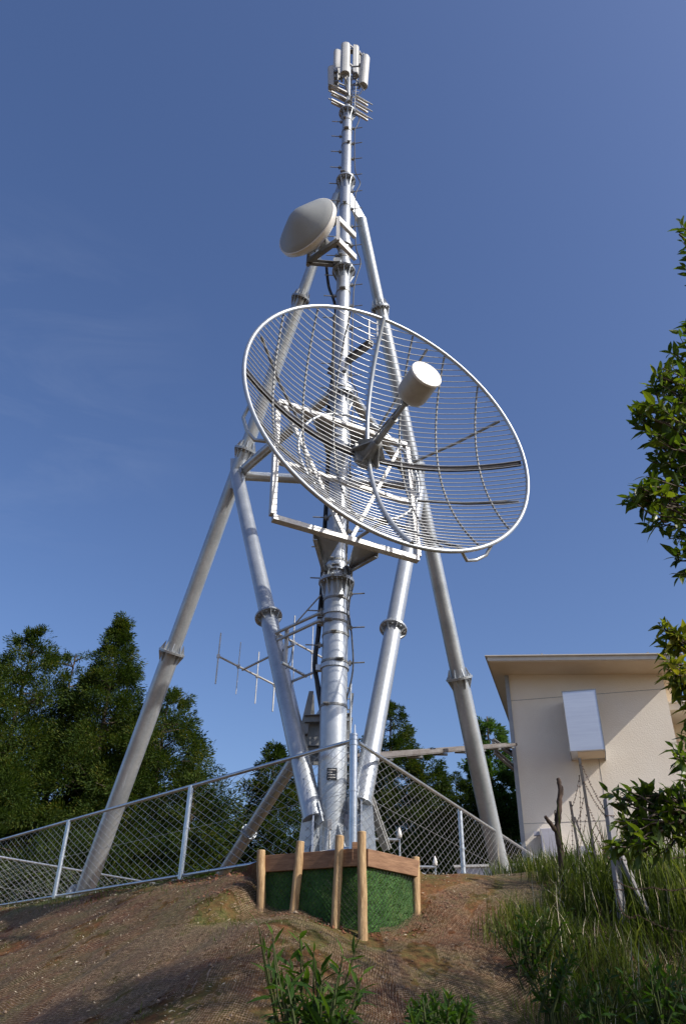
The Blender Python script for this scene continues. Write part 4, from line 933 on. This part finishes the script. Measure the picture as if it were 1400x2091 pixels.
a = PD(1262, 1738, 8.42); b = PD(1333, 1890, 8.45); b = b+(b-a).normalized()*.15; f = MB(); f.beam(a, b, .046, .046, (1,.3,0)); f.build('prop', M_CONCPOST, t, .006)
t = thing('dead_stump', 'bare forked dead branch standing upright at the edge of the grass', 'dead branch', PD(1148, 1800, 8.3))
D_ = 9.2
def knob(pts, rs): 
    P = [PD(x, y, D_+dd) for x, y, dd in pts]; f = MB(); Q = []; R_ = []
    for i in range(len(P)-1):
        for k_ in range(5):
            t_ = k_/5; Q.append(P[i].lerp(P[i+1], t_)+Vector((random.uniform(-.004,.004), random.uniform(-.004,.004), 0))); R_.append((rs[i]*(1-t_)+rs[i+1]*t_)*random.uniform(.88,1.15))
    Q.append(P[-1]); R_.append(rs[-1]); return f.path(Q, R_, 10)
f = knob([(1139,1590,.05),(1144,1612,.03),(1140,1655,0),(1136,1690,0),(1143,1730,0),(1147,1770,0),(1149,1830,0)], [.022,.028,.030,.034,.036,.040,.048]); f.build('trunk', M_DEAD, t)
f = knob([(1112,1667,-.1),(1122,1680,-.05),(1137,1700,0)], [.018,.022,.028]); f.build('limb', M_DEAD, t)
f = knob([(1132,1654,-.02),(1133,1675,-.01),(1136,1692,0)], [.006,.010,.014]); f.build('limb', M_DEAD, t)

# ---------------------------------------------------------------- trees
def unit(v): return v/np.maximum(np.linalg.norm(v, axis=-1, keepdims=True), 1e-9)
def cards(C, Dv, L, Wd, roll=None):
    n = len(C); Dv = unit(Dv); r_ = RNG.normal(0, 1, (n, 3)); S = unit(np.cross(Dv, r_)); Nn = np.cross(Dv, S)
    V = np.stack([C, C+Dv*(L*.45)[:,None]-S*(Wd/2)[:,None], C+Dv*L[:,None], C+Dv*(L*.45)[:,None]+S*(Wd/2)[:,None]], 1)
    return V.reshape(-1, 3), np.arange(n*4).reshape(-1, 4)
def conifer(name, label, cat, px, py, Dd, R, zb, m, seed, ncl=330, per=85, shape=1.0, card=.072, droop=.3, group=None, top_r=.05, trunk=True):
    """crown: sprays of small scale leaves gathered in clumps hung round the stem"""
    Dd *= 1.2; R *= 1.2; card *= 1.12
    rg = np.random.default_rng(seed); top = PD(px, py, Dd); H = top.z-zb; per = int(per*2.1); per = int(per*1.7); ncl = int(ncl*.85)
    t = thing(name, label, cat, (top.x, top.y, zb), group)
    u_ = rg.uniform(0, 1, ncl)**.8; hz = 1-u_                                     # 0 top of the crown, 1 foot
    rr = R*(top_r+(1-top_r)*np.minimum(1, u_*1.35)**shape)*(1-.25*np.clip((u_-.85)/.15, 0, 1))
    th = rg.uniform(0, 6.283, ncl); k1 = rg.integers(2, 6); lob = 1+.16*np.sin(k1*th+rg.uniform(0, 6)+6*u_)+.13*np.sin(3*th-9*u_+rg.uniform(0, 6))
    rad_ = rr*lob*np.where(rg.uniform(0, 1, ncl) < .75, rg.uniform(.78, 1.06, ncl), rg.uniform(.3, .8, ncl))
    cz = zb+H*hz*.985
    cc = np.stack([top.x+rad_*np.cos(th), top.y+rad_*np.sin(th), cz-droop*rad_*.35+rg.normal(0, .08, ncl)], -1)
    size = (.10+.27*np.minimum(1, u_*2.0+.12))*rg.uniform(.65, 1.3, ncl)*(R/2)**.4*1.22
    P = []; Dr = []
    for i in range(ncl):
        n_ = int(per*(.4+.6*min(1, u_[i]*2+.1))); v = unit(rg.normal(0, 1, (n_, 3))); q = v*(rg.uniform(.15, 1, n_)**.5)[:,None]*size[i]*np.array([1, 1, .72])
        out = np.array([math.cos(th[i]), math.sin(th[i]), -.15])
        # fine sub sprays
        sub = rg.integers(0, 7, n_); offs = rg.normal(0, .42, (7, 3))*size[i]; q = q*.72+offs[sub]*.55
        P.append(cc[i]+q); Dr.append(v*.8+out*.75+np.array([0, 0, rg.uniform(-.3, .5)]))
    P = np.concatenate(P); Dr = np.concatenate(Dr); n_ = len(P)
    V, F4 = cards(P, Dr, rg.uniform(.7, 1.7, n_)*card, rg.uniform(.22, .48, n_)*card)
    np_mesh('crown', V, F4, m, t)
    if trunk:
        f = MB(); f.path([(top.x+.03*math.sin(k_), top.y, zb-.3+(H-.1)*k_/6) for k_ in range(7)], [max(.02, .16*(1-k_/6.3)) for k_ in range(7)], 9)
        for k_ in range(0, ncl, 4):
            f.path([(top.x, top.y, cc[k_][2]-.25*rad_[k_]), (top.x*.5+cc[k_][0]*.5, top.y*.5+cc[k_][1]*.5, cc[k_][2]-.05*rad_[k_]), tuple(cc[k_])], [.028, .018, .007], 5, cap=False)
        f.build('trunk', M_BARK, t)
    return t
TG = 'evergreen trees beyond the compound'
conifer('cypress_tree', 'tall narrow topped dark cypress, highest of the trees on the left', 'tree', 254, 1250, 20.5, 2.2, 1.2, L_CYP, 11, 620, 100, 1.15, group=TG)
conifer('cypress_tree', 'broad dark cypress with a blunt top near the left edge', 'tree', 78, 1282, 21.5, 2.9, 1.2, L_CYP, 12, 620, 100, .75, group=TG)
conifer('cypress_tree', 'dark cypress cut off by the left edge of the view', 'tree', -35, 1310, 20.0, 2.2, 1.2, L_CYP, 13, 420, 90, .8, group=TG)
conifer('cypress_tree', 'rounded bushy cypress right of the tallest one, behind the left leg', 'tree', 348, 1400, 20.0, 2.25, 1.2, L_CYP, 14, 460, 95, .62, group=TG)
conifer('cypress_tree', 'rounded cypress between the two pointed tops on the left', 'tree', 160, 1318, 22.5, 2.3, 1.2, L_CYP, 15, 380, 90, .6, group=TG)
conifer('cypress_tree', 'low cypress bush at the right foot of the left tree group', 'tree', 404, 1565, 18.5, 1.15, 1.2, L_CYP, 16, 150, 80, .55, group=TG)
conifer('cypress_tree', 'small pointed dark tree alone between the left leg and the mast', 'tree', 563, 1512, 19.5, 1.35, .9, L_CYP2, 17, 330, 95, .85, group=TG)
conifer('cypress_tree', 'dark tree with a pointed top just right of the mast', 'tree', 797, 1424, 21.5, 1.6, .9, L_CYP2, 18, 420, 95, .75, group=TG)
conifer('cypress_tree', 'low rounded dark tree directly behind the mast foot', 'tree', 728, 1492, 22.5, 1.3, .9, L_CYP2, 19, 260, 90, .6, group=TG)
conifer('cypress_tree', 'dark rounded tree under the cable duct', 'tree', 862, 1532, 21.5, 1.7, .9, L_CYP2, 20, 380, 95, .5, group=TG)
conifer('cypress_tree', 'low dark tree left of the right leg, below the cable duct', 'tree', 930, 1585, 22.0, 1.3, .9, L_CYP2, 21, 280, 90, .5, group=TG)
conifer('pine_tree', 'paler loose needled pine between the right leg and the building', 'tree', 992, 1440, 22.5, 1.15, .9, L_PINE, 22, 200, 90, .7, card=.11, group=TG)
conifer('pine_tree', 'bushy pine low beside the building wall', 'tree', 1025, 1585, 23.0, 1.25, .9, L_PINE, 23, 240, 90, .5, card=.10, group=TG)
conifer('cypress_tree', 'broad dense cypress filling the gap low between the left trees and the left leg', 'tree', 300, 1440, 21.5, 2.4, 1.2, L_CYP, 27, 420, 90, .55, group=TG)
# understorey behind the compound
conifer('understorey_bush', 'dark low bush under the trees at the far left', 'bush', 60, 1640, 18.6, 2.2, 1.0, L_CYP2, 24, 260, 90, .4, trunk=False)
conifer('understorey_bush', 'dark low bush behind the fence below the tallest cypress', 'bush', 255, 1640, 18.8, 1.9, 1.0, L_CYP2, 25, 240, 90, .4, trunk=False)
conifer('understorey_bush', 'dark low bush behind the right fence between its posts', 'bush', 850, 1660, 18.5, 1.9, 1.0, L_CYP2, 26, 240, 90, .4, trunk=False)

def leaf_mesh(C, Dv, Nr, L, Wd, fold=.25, curl=.2):
    """pointed leaves with a folded midrib"""
    n = len(C); Dv = unit(Dv); S = unit(np.cross(Dv, Nr)); U = np.cross(S, Dv)
    ts = (0, .3, .65, 1.0); ws = (.06, .46, .40, .03); V = []
    for t_, w_ in zip(ts, ws):
        mid = C+Dv*(L*t_)[:,None]-U*(curl*L*t_*t_)[:,None]; e = S*(Wd*w_)[:,None]; li = U*(fold*Wd*w_)[:,None]
        V += [mid-e+li, mid, mid+e+li]
    V = np.stack(V, 1).reshape(-1, 3); b = np.arange(n)[:,None]*12; Fq = []
    for k_ in range(3):
        for j in range(2): Fq.append(b+np.array([[k_*3+j, k_*3+j+1, (k_+1)*3+j+1, (k_+1)*3+j]]))
    return V, np.concatenate(Fq, 0)
def foliage(twigs, L0, W0, per, m, parent, name='crown', rg=None, spread=1.0, up=.25, seg=.55, curl=.25):
    """twigs: (base, tip) pairs; leaves set round the outer part of each twig"""
    rg = rg or RNG; C = []; Dd = []; Nn = []; LL = []; WW = []; tw_ = MB()
    for a, b in twigs:
        a = np.array(a); b = np.array(b); d = b-a; ln = np.linalg.norm(d); d = d/ln; n_ = max(4, int(per*rg.uniform(.7, 1.3)))
        tt = seg+(1-seg)*np.linspace(0, 1, n_)**.8; ph = rg.uniform(0, 6.28); o1 = unit(np.cross(d, np.array([.3,.2,1.]))); o2 = np.cross(d, o1)
        for i, t_ in enumerate(tt):
            an_ = ph+i*2.4; r_ = o1*math.cos(an_)+o2*math.sin(an_); fw = .35+.9*t_**3
            dv_ = r_*spread+d*fw+np.array([0, 0, up])*rg.uniform(-1, 1)+rg.normal(0, .22, 3)
            C.append(a+d*ln*t_); Dd.append(dv_); Nn.append(np.array([0,0,1.])+rg.normal(0, .4, 3)); k_ = rg.uniform(.6, 1.15)*(.75+.4*math.sin(math.pi*min(1, (t_-seg)/(1-seg)+.15))); LL.append(L0*k_); WW.append(W0*k_*rg.uniform(.85, 1.15))
        tw_.path([a, a+d*ln*.5+rg.normal(0, .01, 3), b], [.006, .004, .002], 4, cap=False)
    V, F4 = leaf_mesh(np.array(C), np.array(Dd), np.array(Nn), np.array(LL), np.array(WW), curl=curl)
    np_mesh(name, V, F4, m, parent); return tw_
# near broadleaf tree on the right: a crown round a trunk outside the frame
rg = np.random.default_rng(5)
bt = thing('broadleaf_tree', 'near broadleaf tree reaching in from the right edge with dark glossy leaves', 'tree', (5.0, 4.6, -1.4))
lobes = [  # px, py, distance, radius in m: leafy lobes seen at the edge of the crown
 (1385,478,5.0,.15),(1396,535,5.1,.14),(1402,668,5.0,.12),(1392,710,5.0,.16),(1345,770,4.9,.22),(1385,790,5.0,.28),(1318,850,4.8,.17),(1362,850,5.0,.26),(1400,860,5.2,.3),
 (1330,915,4.9,.19),(1385,930,5.1,.30),(1345,965,5.0,.2),(1395,990,5.2,.30),(1300,1010,4.8,.16),(1345,1030,4.9,.22),(1390,1050,5.1,.22),(1405,1120,5.1,.14),(1404,1190,5.1,.13),(1290,1015,4.8,.10),(1295,845,4.8,.09)]
tw = []; hub = np.array([3.6, 4.5, 2.6])
for (x, y, D_, R_) in lobes:
    R_ *= .66; c = np.array(PD(x+9, y, D_*.82)); 
    for k_ in range(int(4+R_*50)):
        v = unit(rg.normal(0, 1, 3)); tip = c+v*R_*rg.uniform(.35, 1.0)*np.array([1, 1.5, 1]); inn = unit(hub-tip); base = tip+inn*rg.uniform(.18, .30)+rg.normal(0, .05, 3); tw.append((base, tip))
vis = len(tw)
for k_ in range(620):                              # the rest of the crown, out of frame, casting shade
    v = unit(rg.normal(0, 1, 3)); tip = np.array([4.5, 4.3, 3.1])+v*np.array([1.75, 1.75, 1.95])*rg.uniform(.3, 1)
    if proj(tip)[0] < 1475 or proj(tip-v*.3)[0] < 1460: continue
    tw.append((tip-v*.3, tip))
for c_, r3, n_ in (((4.5,5.5,1.5), (1.1,1.0,1.2), 900), ((5.5,4.6,3.1), (1.0,1.0,.8), 240), ((5.0,3.8,1.1), (1.4,1.3,1.5), 400), ((4.15,3.3,5.35), (.8,.7,.7), 260)):  # unseen leaf clumps added out of frame to shade the slope and bank
    for k_ in range(n_):
        v = unit(rg.normal(0, 1, 3)); tip = np.array(c_)+v*np.array(r3)*rg.uniform(.3, 1)
        if proj(tip)[0] < 1480 or proj(tip-v*.3)[0] < 1465: continue
        tw.append((tip-v*.3, tip))
tm = foliage(tw, .102, .042, 7, L_BROAD, bt, rg=rg, seg=.35)
tm.path([(5.0,4.6,-1.45),(4.95,4.55,0),(4.8,4.5,1.4),(4.6,4.4,2.6),(4.5,4.3,4.2)], [.15,.13,.11,.08,.03], 12)
for (x, y, D_, R_) in lobes[::2]:
    c = Vector(PD(x, y, D_*.82)); s_ = Vector((4.75, 4.48, 1.3+random.random()*1.6)); md = s_.lerp(c, .5)+Vector((0,0,.15)); q_ = Vector((s_.x, s_.y, s_.z))
    tm.path([q_, md, c], [.04, .022, .006], 7, cap=False)
tm.build('trunk', M_BARK, bt)
# low leafy sprays on the right
def spray(name, label, pts, m, L0, W0, per, seed, dens=10, rad_=.1, base=None, cat='branch', **kw):
    rg = np.random.default_rng(seed); t = thing(name, label, cat, base if base is not None else PD(*pts[0][:3])); tw = []
    anchor = np.array(PD(1440, pts[0][1]+40, pts[0][2]+.2))
    for (x, y, D_, r_) in pts:
        c = np.array(PD(x, y, D_))
        for k_ in range(max(2, int(dens*r_/.1))):
            v = unit(rg.normal(0, 1, 3)); tip = c+v*r_*rg.uniform(.3, 1); b = tip+unit(anchor-tip)*rg.uniform(.10, .2)+rg.normal(0, .02, 3); tw.append((b, tip))
    f = foliage(tw, L0, W0, per, m, t, rg=rg, name='leaves', **kw)
    for (x, y, D_, r_) in pts: c = np.array(PD(x, y, D_)); f.path([anchor, anchor*.5+c*.5+np.array([0,0,.05]), c], [.010, .007, .003], 5, cap=False)
    f.build('twig', M_BARK, t); return t
spray('leafy_branch', 'dark leafy branch hanging over the grass in front of the wall at lower right', [(1255,1632,4.1,.06),(1290,1625,4.2,.07),(1300,1690,4.1,.09),(1330,1640,4.2,.10),(1340,1700,4.1,.11),(1380,1660,4.2,.13),(1390,1710,4.2,.12),(1265,1690,4.0,.07),(1250,1735,4.0,.05),(1300,1740,4.0,.07),(1400,1620,4.3,.08),(1365,1620,4.3,.06)], L_BROAD, .085, .034, 7, 31, 9, seg=.2, curl=.35)
spray('leafy_branch', 'short leafy twig with dark drooping leaves at the right edge beside the wall', [(1390,1545,4.0,.06),(1378,1548,4.0,.05),(1402,1590,4.0,.05),(1404,1500,4.1,.05)], L_BROAD, .085, .032, 6, 32, 8, seg=.3, curl=.5)
spray('leafy_branch', 'yellow green drooping twig at the right edge above the roof', [(1365,1300,4.2,.07),(1392,1310,4.2,.08),(1352,1288,4.2,.04),(1405,1360,4.2,.06)], L_YEL, .10, .036, 7, 33, 9, seg=.3, curl=.5)
spray('leafy_branch', 'yellow green drooping twig crossing the right end of the roof', [(1360,1368,4.1,.06),(1385,1385,4.1,.08),(1398,1405,4.1,.08),(1402,1440,4.1,.05)], L_YEL, .10, .036, 7, 34, 9, seg=.3, curl=.5)

# foreground shrubs
def shrub(label, stems, m, L0, W0, seed, zb=None, per=16):
    rg = np.random.default_rng(seed); b0 = PD(*stems[0][:2], stems[0][4]); t = thing('leafy_shrub', label, 'shrub', (b0.x, b0.y, float(terrain(b0.x, b0.y))), 'leafy shrubs at the foot of the slope')
    tw = []; f0 = MB()
    for (x0, y0, x1, y1, D_) in stems:
        tip = np.array(PD(x1, y1, D_)); bq = np.array(PD(x0, y0, D_+rg.uniform(-.1, .1))); z0 = float(terrain(bq[0], bq[1])); root = np.array([bq[0]+rg.normal(0,.04), bq[1], z0-.02])
        tw.append((bq, tip)); f0.path([root, bq, (bq+tip)/2+rg.normal(0,.01,3), tip], [.008,.006,.004,.002], 5, cap=False)
    f = foliage(tw, L0, W0, per, m, t, rg=rg, name='leaves', seg=.02, spread=.95, up=.5, curl=.2); f0.v += []; o_ = len(f.v)
    f.v += f0.v; f.f += [tuple(i+o_ for i in q) for q in f0.f]; f.sm += f0.sm; f.build('stems', L_STEM, t)
st = []
rg = np.random.default_rng(9)
for (x1, y1) in ((528,1893),(556,1908),(545,1935),(612,1918),(592,1960),(640,1945),(655,1985),(700,1950),(725,1940),(690,1990),(740,1990),(570,2000),(610,2010),(735,2025),(660,2030),(590,2050),(700,2050),(630,2060)):
    for k_ in range(2 if y1 > 1950 else 1): st.append((640+(x1-640)*.45+rg.normal(0,14), 2130+rg.uniform(-10,30), x1+rg.normal(0,7)*k_, y1+k_*rg.uniform(15,50), 3.15+rg.uniform(-.25,.25)))
shrub('bright green leafy shrub in the centre foreground at the foot of the slope', st, L_SHRUB, .095, .023, 41, per=13)
st = []
for k_ in range(46): x1 = rg.uniform(825, 965); st.append((895+(x1-895)*.7, 2150, x1, 2020+abs(x1-890)*.35+rg.uniform(0,45), 3.1+rg.uniform(-.3,.3)))
shrub('dark low shrub at the bottom edge, right of the bright green one', st, L_SHRUB, .05, .014, 42, per=20)

for i, (xc, yc, Dd_, lab) in enumerate(((1130, 1975, 6.3, 'dark leafy weed at the left edge of the long grass'), (1215, 2030, 5.6, 'dark leafy weed in the shade, left of the bottom right corner'), (1350, 2020, 5.2, 'dark leafy weed in the bottom right corner'), (1075, 1900, 7.6, 'small dark weed where the netting meets the grass'))):
    rg = np.random.default_rng(60+i); st = [(xc+rg.normal(0,14), yc+95, xc+rg.normal(0,38), yc-abs(rg.normal(0,26)), Dd_+rg.uniform(-.15,.15)) for _ in range(16)]
    b_q = PD(xc, yc+60, Dd_); shrub(lab, st, L_SHRUB, .085, .03, 70+i, per=10)
grass('dry_stalks', 2600, (1.6, 7.0), (4.5, 11), lambda x, y: d_mound(x, y)*.8, (.25,.62), .0045, M_STRAW, 'pale dry stalks standing among the long grass on the bank', lean=.35)
